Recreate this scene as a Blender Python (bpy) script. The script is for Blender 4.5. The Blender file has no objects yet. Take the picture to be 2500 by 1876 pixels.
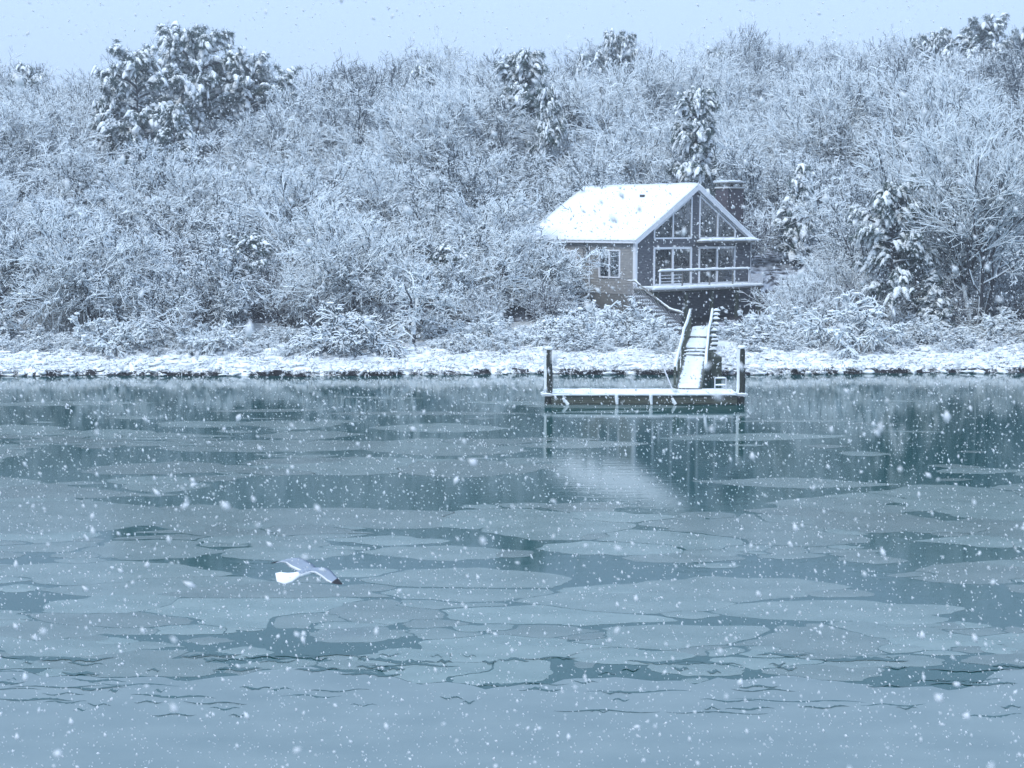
import bpy, math, random
import numpy as np
from mathutils import Vector, Matrix

rnd = random.Random(11)
rs = np.random.RandomState(11)
SC = bpy.context.scene
COL = SC.collection
R = math.radians

# ------------------------------------------------------------------ camera
F, CX, CY, TILT, CAMH = 3600.0, 1250.0, 938.0, R(6.15), 7.0
cam_d = bpy.data.cameras.new("camera"); cam = bpy.data.objects.new("camera", cam_d); COL.objects.link(cam)
cam.location = (0, 0, CAMH); cam.rotation_euler = (R(90) - TILT, 0, 0)
cam_d.sensor_width = 36; cam_d.lens = F / 2500 * 36
cam_d.clip_start = 0.1; cam_d.clip_end = 3000
cam_d.dof.use_dof = True; cam_d.dof.focus_distance = 75; cam_d.dof.aperture_fstop = 7.5
SC.camera = cam

# ------------------------------------------------------------------ sky
SUN_EL, SUN_AZ = 50, 215          # azimuth clockwise from north (+Y): behind the camera, a little to the left
w = bpy.data.worlds.new("World"); SC.world = w; w.use_nodes = True
nt = w.node_tree; nt.nodes.clear()
out = nt.nodes.new("ShaderNodeOutputWorld"); bg = nt.nodes.new("ShaderNodeBackground")
sky = nt.nodes.new("ShaderNodeTexSky"); sky.sky_type = 'NISHITA'; sky.sun_disc = False
sky.sun_elevation = R(SUN_EL); sky.sun_rotation = R(SUN_AZ)
tc = nt.nodes.new("ShaderNodeTexCoord"); sp = nt.nodes.new("ShaderNodeSeparateXYZ")
mr = nt.nodes.new("ShaderNodeMapRange"); mr.inputs[1].default_value = 0; mr.inputs[2].default_value = 1
mr.inputs[3].default_value = 1.0; mr.inputs[4].default_value = 1.45
ov = nt.nodes.new("ShaderNodeVectorMath"); ov.operation = 'SCALE'; ov.inputs[0].default_value = (4.25, 5.72, 8.15)
mx = nt.nodes.new("ShaderNodeMix"); mx.data_type = 'RGBA'; mx.inputs[0].default_value = 0.9
nt.links.new(tc.outputs['Generated'], sp.inputs[0]); nt.links.new(sp.outputs[2], mr.inputs[0])
nt.links.new(mr.outputs[0], ov.inputs['Scale'])
nt.links.new(sky.outputs[0], mx.inputs['A']); nt.links.new(ov.outputs[0], mx.inputs['B'])
nt.links.new(mx.outputs['Result'], bg.inputs[0]); bg.inputs[1].default_value = 0.1
nt.links.new(bg.outputs[0], out.inputs[0])
sd = bpy.data.lights.new("sun", 'SUN'); so = bpy.data.objects.new("sun", sd); COL.objects.link(so)
sd.energy = 1.5; sd.angle = R(25); sd.color = (.97, 1, .99)
_d = Vector((math.sin(R(SUN_AZ)) * math.cos(R(SUN_EL)), math.cos(R(SUN_AZ)) * math.cos(R(SUN_EL)), math.sin(R(SUN_EL))))
so.rotation_euler = _d.to_track_quat('Z', 'Y').to_euler()

SC.view_settings.view_transform = 'Standard'; SC.view_settings.look = 'None'
SC.view_settings.exposure = 0.56; SC.view_settings.gamma = 1.0; SC.view_settings.use_curve_mapping = False
SC.render.engine = 'CYCLES'
cy = SC.cycles
cy.max_bounces = 6; cy.diffuse_bounces = 2; cy.glossy_bounces = 3; cy.transmission_bounces = 3
cy.transparent_max_bounces = 40; cy.volume_bounces = 0
cy.caustics_reflective = False; cy.caustics_refractive = False

def at(px, py, Y):
    """the point of the place seen at photograph pixel px, py at distance Y"""
    b = (px - CX) / F; a = -(py - CY) / F
    d = Vector((b, math.cos(TILT) + math.sin(TILT) * a, -math.sin(TILT) + math.cos(TILT) * a))
    return Vector((0, 0, CAMH)) + d * (Y / d.y)
def on_water(px, py):
    p = at(px, py, 1.0); d = p - Vector((0, 0, CAMH))
    return Vector((0, 0, CAMH)) + d * (CAMH / -d.z)

# ------------------------------------------------------------------ materials
def mat(name, col, rough=.6, noise=None, bump=0, bscale=10, spec=.4, tr=None):
    """principled; noise = (scale, second colour, contrast[, stretch])"""
    m = bpy.data.materials.new(name); m.use_nodes = True
    t = m.node_tree; p = t.nodes['Principled BSDF']
    p.inputs['Base Color'].default_value = (*col, 1); p.inputs['Roughness'].default_value = rough
    p.inputs['Specular IOR Level'].default_value = spec
    g = t.nodes.new("ShaderNodeTexCoord")
    if noise:
        mp = t.nodes.new("ShaderNodeMapping"); mp.inputs['Scale'].default_value = noise[3] if len(noise) > 3 else (1, 1, 1)
        n = t.nodes.new("ShaderNodeTexNoise"); n.inputs['Scale'].default_value = noise[0]; n.inputs['Detail'].default_value = 5
        r = t.nodes.new("ShaderNodeValToRGB"); c = noise[2]
        r.color_ramp.elements[0].position = .5 - c; r.color_ramp.elements[1].position = .5 + c
        r.color_ramp.elements[0].color = (*col, 1); r.color_ramp.elements[1].color = (*noise[1], 1)
        t.links.new(g.outputs['Object'], mp.inputs[0]); t.links.new(mp.outputs[0], n.inputs['Vector'])
        t.links.new(n.outputs[0], r.inputs[0]); t.links.new(r.outputs[0], p.inputs['Base Color'])
    if bump:
        n2 = t.nodes.new("ShaderNodeTexNoise"); n2.inputs['Scale'].default_value = bscale; n2.inputs['Detail'].default_value = 4
        b = t.nodes.new("ShaderNodeBump"); b.inputs['Strength'].default_value = bump; b.inputs['Distance'].default_value = .05
        t.links.new(g.outputs['Object'], n2.inputs['Vector']); t.links.new(n2.outputs[0], b.inputs['Height'])
        t.links.new(b.outputs[0], p.inputs['Normal'])
    return m

M = {}
M['snow'] = mat("snow", (.85, .90, .93), .7, (3, (.91, .94, .96), .2), .4, 9, .2)
M['twig_snow'] = mat("twig_snow", (.82, .89, .93), .8, spec=.1)
M['twig_bark'] = mat("twig_bark", (.05, .065, .08), .9, spec=.1)
M['near_bark'] = mat("near_twig_bark", (.04, .056, .07), .9, spec=.1)  # slightly darker twig bark for the crowns of the nearer trees
M['bark'] = mat("bark", (.04, .042, .05), .9, (6, (.09, .09, .10), .25), .5, 20, .1)
M['pine_needles'] = mat("pine_needles", (.06, .10, .095), .7, (2, (.11, .155, .145), .3), spec=.1)
M['twig_thin'] = mat("undergrowth_bark", (.09, .09, .11), .9, spec=.1)
M['litter'] = mat('snow_dusted_leaf_litter', (.05, .05, .06), .9, (2.2, (.55, .6, .68), .12), .5, 6, .1)
M['straw'] = mat("straw_grass", (.42, .42, .42), .9, spec=.1)
M['peat'] = mat("wet_peat", (.02, .02, .025), .8, (5, (.06, .055, .06), .3), .6, 12)
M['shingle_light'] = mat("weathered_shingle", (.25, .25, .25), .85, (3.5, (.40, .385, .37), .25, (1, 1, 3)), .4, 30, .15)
M['shingle_dark'] = mat("shade_toned_shingle", (.075, .08, .10), .85, (3.5, (.20, .20, .215), .22, (1, 1, 4)), .4, 30, .15)  # darker copy of the weathered shingle, shade put into its colour
M['trim'] = mat("white_trim_paint", (.82, .84, .88), .5, (4, (.74, .76, .81), .3))
M['roofing'] = mat("dark_roofing", (.06, .06, .07), .9, (8, (.1, .1, .11), .3))
M['brick'] = None
M['wood'] = mat("weathered_wood", (.16, .16, .155), .85, (3, (.27, .26, .24), .25, (1, 1, 8)), .5, 25, .15)
M['wet_wood'] = mat("wet_dark_wood", (.035, .04, .035), .6, (6, (.10, .12, .085), .25, (1, 1, 3)), .5, 25, .3)
M['piling'] = mat('wet_black_piling', (.012, .014, .014), .6, (7, (.055, .065, .05), .22, (1, 1, 3)), .5, 25, .3)
M['mossy'] = mat("algae_stained_board", (.045, .055, .042), .7, (3, (.12, .13, .10), .25, (1, 1, 5)), .5, 25, .3)
M['lattice'] = mat('pale_weathered_lath', (.22, .23, .25), .8, (5, (.32, .33, .35), .3))
M['metal'] = mat("galvanised_metal", (.6, .62, .65), .4)
M['interior'] = mat("room_plaster", (.25, .24, .23), .9, (2, (.3, .29, .28), .3))
M['blind'] = mat("window_blind", (.6, .6, .6), .7)
M['gull_grey'] = mat("gull_grey", (.25, .30, .37), .7, (12, (.33, .38, .45), .3), spec=.1)
M['gull_white'] = mat("gull_white", (.88, .88, .9), .7, spec=.1)
M['gull_black'] = mat("gull_black", (.015, .015, .02), .6)
M['gull_bill'] = mat("gull_bill", (.7, .45, .06), .5)

def brick_mat():
    m = mat("chimney_brick", (.1, .05, .06), .9); t = m.node_tree; p = t.nodes['Principled BSDF']
    b = t.nodes.new("ShaderNodeTexBrick"); g = t.nodes.new("ShaderNodeTexCoord"); mp = t.nodes.new("ShaderNodeMapping")
    b.inputs['Color1'].default_value = (.022, .018, .028, 1); b.inputs['Color2'].default_value = (.06, .04, .05, 1)
    b.inputs['Mortar'].default_value = (.12, .11, .12, 1); b.inputs['Scale'].default_value = 1
    b.inputs['Mortar Size'].default_value = .01; b.inputs['Brick Width'].default_value = .22; b.inputs['Row Height'].default_value = .075
    sp = t.nodes.new("ShaderNodeSeparateXYZ"); cb = t.nodes.new("ShaderNodeCombineXYZ"); ad = t.nodes.new("ShaderNodeMath")
    t.links.new(g.outputs['Object'], sp.inputs[0]); t.links.new(sp.outputs[0], ad.inputs[0]); t.links.new(sp.outputs[1], ad.inputs[1])
    t.links.new(ad.outputs[0], cb.inputs[0]); t.links.new(sp.outputs[2], cb.inputs[1]); t.links.new(cb.outputs[0], b.inputs['Vector'])
    t.links.new(b.outputs[0], p.inputs['Base Color'])
    bp = t.nodes.new("ShaderNodeBump"); bp.inputs['Strength'].default_value = .6; bp.invert = True
    t.links.new(b.outputs['Fac'], bp.inputs['Height']); t.links.new(bp.outputs[0], p.inputs['Normal'])
    return m
M['brick'] = brick_mat()

def glass_mat():
    m = bpy.data.materials.new("window_glass"); m.use_nodes = True; t = m.node_tree; t.nodes.clear()
    o = t.nodes.new("ShaderNodeOutputMaterial"); tr = t.nodes.new("ShaderNodeBsdfTransparent"); gl = t.nodes.new("ShaderNodeBsdfGlossy")
    tr.inputs[0].default_value = (.7, .85, .88, 1); gl.inputs['Roughness'].default_value = .02
    fr = t.nodes.new("ShaderNodeFresnel"); fr.inputs[0].default_value = 3.2; mxs = t.nodes.new("ShaderNodeMixShader")
    t.links.new(fr.outputs[0], mxs.inputs[0]); t.links.new(tr.outputs[0], mxs.inputs[1]); t.links.new(gl.outputs[0], mxs.inputs[2])
    t.links.new(mxs.outputs[0], o.inputs[0]); return m
M['glass'] = glass_mat()

def water_mat():
    m = mat("cold_water", (.004, .062, .062), .05, spec=.42); t = m.node_tree; p = t.nodes['Principled BSDF']
    p.inputs['IOR'].default_value = 1.36
    g = t.nodes.new("ShaderNodeTexCoord"); mp = t.nodes.new("ShaderNodeMapping"); mp.inputs['Scale'].default_value = (.5, 2.2, 1)
    n = t.nodes.new("ShaderNodeTexNoise"); n.inputs['Scale'].default_value = 1.3; n.inputs['Detail'].default_value = 6; n.inputs['Roughness'].default_value = .6
    b = t.nodes.new("ShaderNodeBump"); b.inputs['Strength'].default_value = .2; b.inputs['Distance'].default_value = .012
    t.links.new(g.outputs['Object'], mp.inputs[0]); t.links.new(mp.outputs[0], n.inputs['Vector'])
    t.links.new(n.outputs[0], b.inputs['Height']); t.links.new(b.outputs[0], p.inputs['Normal'])
    return m
def ice_mat(name, c1, c2, rough, alpha=1):
    m = mat(name, c1, rough, (1.1, c2, .22, (.6, 1.2, 1)), 0, 1, .5); t = m.node_tree; p = t.nodes['Principled BSDF']
    g = t.nodes.new("ShaderNodeTexCoord"); n = t.nodes.new("ShaderNodeTexNoise"); n.inputs['Scale'].default_value = 5; n.inputs['Detail'].default_value = 6
    b = t.nodes.new("ShaderNodeBump"); b.inputs['Strength'].default_value = .3; b.inputs['Distance'].default_value = .004
    t.links.new(g.outputs['Object'], n.inputs['Vector']); t.links.new(n.outputs[0], b.inputs['Height']); t.links.new(b.outputs[0], p.inputs['Normal'])
    oi = t.nodes.new("ShaderNodeObjectInfo"); ml = t.nodes.new("ShaderNodeMix"); ml.data_type = 'RGBA'; ml.blend_type = 'MULTIPLY'; ml.inputs[0].default_value = 1
    r2 = t.nodes.new("ShaderNodeMapRange"); r2.inputs[3].default_value = .72; r2.inputs[4].default_value = 1.12
    src = p.inputs['Base Color'].links[0].from_socket
    t.links.new(oi.outputs['Random'], r2.inputs[0]); t.links.new(src, ml.inputs['A']); t.links.new(r2.outputs[0], ml.inputs['B']); t.links.new(ml.outputs['Result'], p.inputs['Base Color'])
    p.inputs['Alpha'].default_value = alpha
    return m
M['water'] = water_mat()
M['ice'] = ice_mat("skim_ice", (.16, .245, .24), (.27, .355, .345), .16, .7)
M['ice_sheet'] = ice_mat("near_ice", (.165, .235, .245), (.225, .295, .30), .32)

# ------------------------------------------------------------------ helpers
def tag(o, label=None, cat=None, group=None, kind=None):
    if label: o['label'] = label
    if cat: o['category'] = cat
    if group: o['group'] = group
    if kind: o['kind'] = kind
    return o
def empty(name, loc=(0, 0, 0), rz=0, parent=None):
    o = bpy.data.objects.new(name, None); COL.objects.link(o); o.location = loc; o.rotation_euler = (0, 0, rz)
    if parent: o.parent = parent
    return o
def mesh_np(name, V, Fc, mats, midx=None, smooth=False):
    """V (n,3), Fc (m,k) one face size"""
    V = np.asarray(V, np.float32); Fc = np.asarray(Fc, np.int32); k = Fc.shape[1]
    me = bpy.data.meshes.new(name)
    me.vertices.add(len(V)); me.vertices.foreach_set("co", V.ravel())
    me.loops.add(Fc.size); me.loops.foreach_set("vertex_index", Fc.ravel())
    me.polygons.add(len(Fc)); me.polygons.foreach_set("loop_start", np.arange(0, Fc.size, k, dtype=np.int32))
    me.polygons.foreach_set("loop_total", np.full(len(Fc), k, np.int32))
    for m in mats: me.materials.append(m)
    if midx is not None: me.polygons.foreach_set("material_index", np.asarray(midx, np.int32))
    if smooth: me.polygons.foreach_set("use_smooth", np.ones(len(Fc), bool))
    me.update(calc_edges=True); me.validate()
    return me
def link(name, me, parent=None, loc=None):
    o = bpy.data.objects.new(name, me); COL.objects.link(o)
    if parent: o.parent = parent
    if loc is not None: o.location = loc
    return o
def copy_tree(o, parent=None):
    c = o.copy(); COL.objects.link(c)
    if parent is not None: c.parent = parent
    for ch in list(o.children): copy_tree(ch, c)
    return c

class MB:
    """collects boxes, beams and tubes; build() links them as ONE mesh object"""
    def __init__(s): s.v = []; s.f = []; s.sm = []
    def add(s, vs, fs, smooth=False):
        b = len(s.v); s.v += [tuple(v) for v in vs]
        for f in fs: s.f.append(tuple(i + b for i in f)); s.sm.append(smooth)
    def box(s, a, b):
        (x0, y0, z0), (x1, y1, z1) = a, b
        s.add([(x0, y0, z0), (x1, y0, z0), (x1, y1, z0), (x0, y1, z0), (x0, y0, z1), (x1, y0, z1), (x1, y1, z1), (x0, y1, z1)],
              [(0, 3, 2, 1), (4, 5, 6, 7), (0, 1, 5, 4), (1, 2, 6, 5), (2, 3, 7, 6), (3, 0, 4, 7)])
    def beam(s, p, q, wd, h):
        """box from p to q, wd wide sideways, h high (centred)"""
        p, q = Vector(p), Vector(q); a = (q - p).normalized()
        up = Vector((0, 0, 1)) if abs(a.z) < .9 else Vector((0, 1, 0))
        sd_ = a.cross(up).normalized() * wd / 2; u = sd_.cross(a).normalized() * h / 2
        s.add([p - sd_ - u, p + sd_ - u, p + sd_ + u, p - sd_ + u, q - sd_ - u, q + sd_ - u, q + sd_ + u, q - sd_ + u],
              [(0, 1, 2, 3), (7, 6, 5, 4), (0, 4, 5, 1), (1, 5, 6, 2), (2, 6, 7, 3), (3, 7, 4, 0)])
    def tube(s, pts, r, n=10, cap=True, wob=0):
        pts = [Vector(p) for p in pts]; rr = r if isinstance(r, (list, tuple)) else [r] * len(pts)
        vs = []
        for i, p in enumerate(pts):
            a = (pts[min(i + 1, len(pts) - 1)] - pts[max(i - 1, 0)]).normalized()
            up = Vector((0, 0, 1)) if abs(a.z) < .9 else Vector((0, 1, 0))
            x = a.cross(up).normalized(); y = x.cross(a)
            for k in range(n):
                t = 2 * math.pi * k / n; q = rr[i] * (1 + wob * (rnd.random() - .5))
                vs.append(p + x * math.cos(t) * q + y * math.sin(t) * q)
        fs = [(i * n + k, i * n + (k + 1) % n, (i + 1) * n + (k + 1) % n, (i + 1) * n + k) for i in range(len(pts) - 1) for k in range(n)]
        s.add(vs, fs, True)
        if cap:
            s.add(vs[:n], [tuple(range(n))[::-1]]); s.add(vs[-n:], [tuple(range(n))])
    def snow(s, pts, wd, h, step=.12, wob=.35, seed=0):
        """a rounded, uneven ridge of snow lying on a line"""
        rr = random.Random(seed + len(s.v)); pts = [Vector(p) for p in pts]; P = []
        for a, b in zip(pts, pts[1:]):
            n = max(1, int((b - a).length / step))
            P += [a.lerp(b, i / n) for i in range(n)]
        P.append(pts[-1]); N = 6; vs = []; hh = h
        for i, p in enumerate(P):
            a = (P[min(i + 1, len(P) - 1)] - P[max(i - 1, 0)]).normalized()
            sd_ = a.cross(Vector((0, 0, 1)))
            sd_ = sd_.normalized() if sd_.length > .05 else Vector((1, 0, 0))
            e = .45 if i in (0, len(P) - 1) else 1
            hh = hh * .5 + .5 * h * (1 + wob * (rr.random() * 2 - 1)); ww = wd * (1 + .25 * wob * (rr.random() * 2 - 1))
            for k in range(N + 1):
                t = math.pi * k / N
                vs.append(p + sd_ * (-math.cos(t) * ww / 2 * (.7 + .3 * e)) + Vector((0, 0, 1)) * (math.sin(t) ** .7 * hh * e - .01))
        n1 = N + 1
        fs = [(i * n1 + k, i * n1 + k + 1, (i + 1) * n1 + k + 1, (i + 1) * n1 + k) for i in range(len(P) - 1) for k in range(N)]
        fs += [(i * n1 + N, i * n1, (i + 1) * n1, (i + 1) * n1 + N) for i in range(len(P) - 1)]
        s.add(vs, fs, True); s.add(vs[:n1], [tuple(range(n1))[::-1]]); s.add(vs[-n1:], [tuple(range(n1))])
    def slab(s, a, b, z, h, n=14, seed=0, rim=.06):
        """snow lying on a rectangle a..b at height z, rounded at its rim"""
        rr = np.random.RandomState(seed); nx = max(6, int((b[0] - a[0]) / .25)); ny = max(4, int((b[1] - a[1]) / .25))
        vs = []; 
        for j in range(ny + 1):
            for i in range(nx + 1):
                x = a[0] + (b[0] - a[0]) * i / nx; y = a[1] + (b[1] - a[1]) * j / ny
                ed = i in (0, nx) or j in (0, ny)
                vs.append((x + (rr.rand() - .5) * .03, y + (rr.rand() - .5) * .03, z + (h * (.55 if ed else 1) * (.88 + .24 * rr.rand()))))
        m = len(vs); vs += [(v[0], v[1], z) for v in vs]
        W = nx + 1; fs = [(j * W + i, j * W + i + 1, (j + 1) * W + i + 1, (j + 1) * W + i) for j in range(ny) for i in range(nx)]
        ring = [i for i in range(nx)] + [j * W + nx for j in range(ny)] + [ny * W + i for i in range(nx, 0, -1)] + [j * W for j in range(ny, 0, -1)]
        fs += [(ring[k], ring[k] + m, ring[(k + 1) % len(ring)] + m, ring[(k + 1) % len(ring)])[::-1] for k in range(len(ring))]
        s.add(vs, fs, True)
    def build(s, name, m, parent=None, label=None):
        me = bpy.data.meshes.new(name); me.from_pydata(s.v, [], s.f); me.materials.append(m)
        me.polygons.foreach_set("use_smooth", s.sm); me.update()
        o = link(name, me, parent)
        if label: o['label'] = label
        return o

# value noise in numpy
def _hash(i, j, s):
    h = (i.astype(np.int64) * 374761393 + j.astype(np.int64) * 668265263 + s * 1442695041) & 0x7fffffff
    h = ((h ^ (h >> 13)) * 1274126177) & 0x7fffffff
    return ((h ^ (h >> 16)) & 0xffff) / 65535.0
def vnoise(x, y, s=0):
    x = np.asarray(x, float); y = np.asarray(y, float)
    i = np.floor(x); j = np.floor(y); u = x - i; v = y - j; u = u * u * (3 - 2 * u); v = v * v * (3 - 2 * v)
    a = _hash(i, j, s); b = _hash(i + 1, j, s); c = _hash(i, j + 1, s); d = _hash(i + 1, j + 1, s)
    return (a * (1 - u) + b * u) * (1 - v) + (c * (1 - u) + d * u) * v * 1.0
def fbm(x, y, s=0, o=4):
    t = 0; a = .5
    for k in range(o): t = t + a * vnoise(x * 2 ** k, y * 2 ** k, s + k); a *= .5
    return t

# ------------------------------------------------------------------ ground and water
def shore_y(x):
    """distance of the waterline at x"""
    x = np.asarray(x, float)
    return 69.0 + .035 * x + 1.6 * (fbm(x * .11 + 5, x * 0 + 3, 2) - .47) + .9 * (fbm(x * .8, x * 0 + 1, 7) - .47)
def ground(x, y):
    x = np.asarray(x, float); y = np.asarray(y, float)
    t = y - shore_y(x)
    z = np.interp(t, [-6, -1, -.15, .0, .18, .8, 3.5, 7, 11, 16, 31, 61, 92, 140, 600],
                     [-2, -.5, -.22, -.03, .13, .34, .95, 1.35, 2.3, 3.2, 6.2, 11.2, 15.2, 16.5, 17])
    rough = np.clip(t - .2, 0, 1)
    z = z + rough * (.22 * (fbm(x * 1.3, y * 1.3, 21) - .47) + .10 * (fbm(x * 4.5, y * 4.5, 31, 3) - .45))
    z = z + np.clip(t / .25, 0, 1) * np.clip((2.5 - t) / 1.5, 0, 1) * .30 * (fbm(x * 1.9 + 3, t * 1.1, 91, 4) - .42)
    z = z + np.clip((t - 12) / 40, 0, 1) * 3.4 * (fbm(x * .035 + 9, y * .03, 41, 3) - .42)
    z = z + np.clip((t - 30) / 60, 0, 1) * .035 * np.clip(x, -40, 60)
    z = z + 1.9 * np.clip((t - 45) / 35, 0, 1) * np.clip((x / np.maximum(y, 1) + .13) * 8, 0, 1)
    # the hollow under the deck in front of the cottage gable
    lx = (x - 6.67) * .758 + (y - 80) * .652; ly = -(x - 6.67) * .652 + (y - 80) * .758
    hol = np.clip(1 - np.maximum(np.abs(lx - 5.5) / 7.0, np.abs(ly + 1.2) / 4.2), 0, 1)
    return z - 1.1 * np.clip(hol * 3, 0, 1) * np.clip(t / 5, 0, 1)
def gz(x, y): return float(ground(np.array([x]), np.array([y]))[0])

def build_ground():
    ts = np.concatenate([np.arange(-6, -.5, 1.2), np.arange(-.5, 4, .14), np.arange(4, 12, .4), np.arange(12, 100, 1.5), np.array([104, 120, 140, 170, 220, 300, 420, 600])])
    xs = np.concatenate([np.array([-500, -300, -180, -110, -75, -55, -45]), np.arange(-36, 36, .2), np.array([37, 40, 45, 55, 75, 110, 180, 300, 500])])
    X, T = np.meshgrid(xs, ts); Y = T + shore_y(X); Z = ground(X, Y)
    n = len(xs); V = np.stack([X.ravel(), Y.ravel(), Z.ravel()], 1)
    i, j = np.meshgrid(np.arange(n - 1), np.arange(len(ts) - 1)); i = i.ravel(); j = j.ravel()
    Fc = np.stack([j * n + i, j * n + i + 1, (j + 1) * n + i + 1, (j + 1) * n + i], 1)
    tc_ = T[:-1, :-1].ravel(); jag = (fbm(X[:-1, :-1].ravel() * 1.6, T[:-1, :-1].ravel() * 5, 77) - .47) * 1.9
    mi = (tc_ + jag < .02).astype(int)
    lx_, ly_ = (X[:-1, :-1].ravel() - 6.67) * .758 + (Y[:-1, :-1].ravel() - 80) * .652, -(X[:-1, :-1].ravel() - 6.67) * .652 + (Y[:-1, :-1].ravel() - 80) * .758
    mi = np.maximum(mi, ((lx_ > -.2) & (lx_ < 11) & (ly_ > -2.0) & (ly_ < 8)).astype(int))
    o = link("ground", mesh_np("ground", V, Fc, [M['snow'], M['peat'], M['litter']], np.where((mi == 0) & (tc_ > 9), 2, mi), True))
    tag(o, "snow covered bank and wooded hillside above the far waterline", kind="structure")
build_ground()
b = MB(); b.add([(-500, -60, 0), (500, -60, 0), (500, 76, 0), (-500, 76, 0)], [(0, 1, 2, 3)])
tag(b.build("water", M['water']), "dark teal pond water between floes of thin ice", kind="structure")

# ------------------------------------------------------------------ ice
def build_ice():
    r = np.random.RandomState(5)
    edge = lambda x: 22.9 + 1.7 * (fbm(x * .35, x * 0, 3) - .47) * 2 + .5 * (fbm(x * 2.2, x * 0 + 4, 9) - .47)
    xs = np.arange(-40, 40.01, .2); xs2 = np.concatenate([[-400, -100], xs, [100, 400]]); e = edge(xs2)
    b = MB(); n = len(xs2)
    b.add([(x, -50, .005) for x in xs2] + [(x, yy, .005) for x, yy in zip(xs2, e)] + [(x, yy, -.02) for x, yy in zip(xs2, e)],
          [(i, i + 1, n + i + 1, n + i) for i in range(n - 1)] + [(n + i, n + i + 1, 2 * n + i + 1, 2 * n + i) for i in range(n - 1)])
    tag(b.build("ice_sheet", M['ice_sheet']), "unbroken grey blue ice sheet along the bottom of the view", kind="structure")
    # dark openings: px, py, half width, half height in the photograph, turned into places on the water
    holes = [(870, 1205, 360, 50), (1040, 1320, 170, 30), (1400, 1390, 130, 40), (2350, 1465, 170, 40), (1570, 1150, 180, 110), (1900, 1150, 280, 60),
             (2250, 1340, 120, 30), (2350, 1620, 170, 22), (950, 1560, 110, 25), (470, 1385, 120, 26), (2200, 1050, 320, 50), (1500, 1040, 260, 50),
             (300, 1130, 300, 30), (1990, 1390, 130, 25), (100, 1590, 130, 16), (1560, 1615, 200, 12), (1800, 1520, 130, 14), (700, 1600, 120, 12), (880, 1680, 100, 8), (1750, 1640, 120, 8)]
    holes += [(r.uniform(0, 2500), r.uniform(1340, 1600), r.uniform(50, 150), r.uniform(8, 16)) for _ in range(16)]
    H = []
    for px, py, hw, hh in holes:
        a = on_water(px, py - hh); c = on_water(px, py + hh); m_ = on_water(px, py)
        H.append((m_.x, (a.y + c.y) / 2, hw / F * m_.y, (a.y - c.y) / 2))
    FL = []; TH = np.linspace(0, 2 * math.pi, 121)
    def floe(cx, cyy, hx, hy, label=None):
        ph = r.uniform(-.12, .12); ct, st = np.cos(TH), np.sin(TH)
        q = 1.1 + r.rand() * .8
        rad = (np.abs(ct) ** q + np.abs(st) ** (q * .95)) ** (-1 / q); sd_ = r.randint(0, 9999)
        nz = 1 + .7 * (fbm(ct * 1.4 + 10, st * 1.4 + sd_, 50, 2) - .38) + .28 * (fbm(ct * 4.5 + 3, st * 4.5 + sd_, 60, 4) - .45)
        x = rad * nz * ct * hx; y = rad * nz * st * hy
        x, y = x * math.cos(ph) - y * math.sin(ph), x * math.sin(ph) + y * math.cos(ph)
        an = np.unwrap(np.arctan2(y, x)); rr = np.hypot(x, y); an -= 2 * math.pi * round(an[0] / (2 * math.pi))
        FL.append((cx, cyy, an, rr, min(hx, hy), -.02 if r.rand() < .55 else r.uniform(0, 1) ** 2 * .09 + .004, label))
    def sdf(f, x, y):
        """0 at the outline of a floe as it would be if nothing touched it, positive inside"""
        dx, dy = x - f[0], y - f[1]; a = np.mod(np.arctan2(dy, dx) - f[2][0], 2 * math.pi) + f[2][0]
        R_ = np.interp(a, f[2], f[3]); return (1 - np.hypot(dx, dy) / R_) * f[4]
    def build_floes():
        n = 96; th = np.linspace(0, 2 * math.pi, n, endpoint=False); ct, st = np.cos(th), np.sin(th)
        C = np.array([(f[0], f[1], f[3].max()) for f in FL])
        for i, f in enumerate(FL):
            Rm = f[3].max() * 1.02; q = np.linspace(0, 1, 110)[None] * Rm; X = f[0] + ct[:, None] * q; Y = f[1] + st[:, None] * q
            me_ = sdf(f, X, Y); g = me_.copy()
            for j in np.where((np.hypot(C[:, 0] - f[0], C[:, 1] - f[1]) < C[:, 2] + Rm) & (np.arange(len(FL)) != i))[0]:
                g = np.minimum(g, me_ - np.maximum(sdf(FL[j], X, Y), -9) - f[5])
            g = np.minimum(g, (Y - edge(X)) * .5 - .01)
            if (g[:, 0] < .01).any(): continue
            neg = g < 0; first = np.where(neg.any(1), neg.argmax(1), 109); a0 = np.maximum(first - 1, 0); rows = np.arange(n)
            g0, g1 = g[rows, a0], g[rows, first]; t = np.clip(g0 / np.maximum(g0 - g1, 1e-6), 0, 1); rad = q[0, a0] + (q[0, first] - q[0, a0]) * t
            x, y = ct * rad, st * rad
            if rad.mean() < .12: continue
            zf = .0012 + .0003 * (i % 9)
            V = [(0, 0, zf)] + [(u, v, zf) for u, v in zip(x, y)]
            me = bpy.data.meshes.new("ice_floe"); me.from_pydata(V, [], [(0, 1 + k, 1 + (k + 1) % n) for k in range(n)]); me.materials.append(M['ice'])
            o = link("ice_floe", me, loc=(f[0], f[1], 0))
            px_ = f[0] / f[1] * F + CX
            sz = "sliver of ice" if rad.mean() < .5 else "small ice floe" if rad.mean() < 1.1 else "broad ice floe"
            wy = "close to the solid near sheet" if f[1] < 26 else "about level with the gull" if f[1] < 31 else "out past the gull" if f[1] < 42 else "on the dark far water"
            wx = "at the left" if px_ < 500 else "left of the middle" if px_ < 1050 else "in the middle" if px_ < 1500 else "below the dock's right end" if px_ < 1950 else "at the right"
            lab = f[6] or "thin grey %s %s, %s" % (sz, wy, wx)
            tag(o, lab, "ice floe", None if f[6] else "thin ice floes, " + lab[10:])
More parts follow.
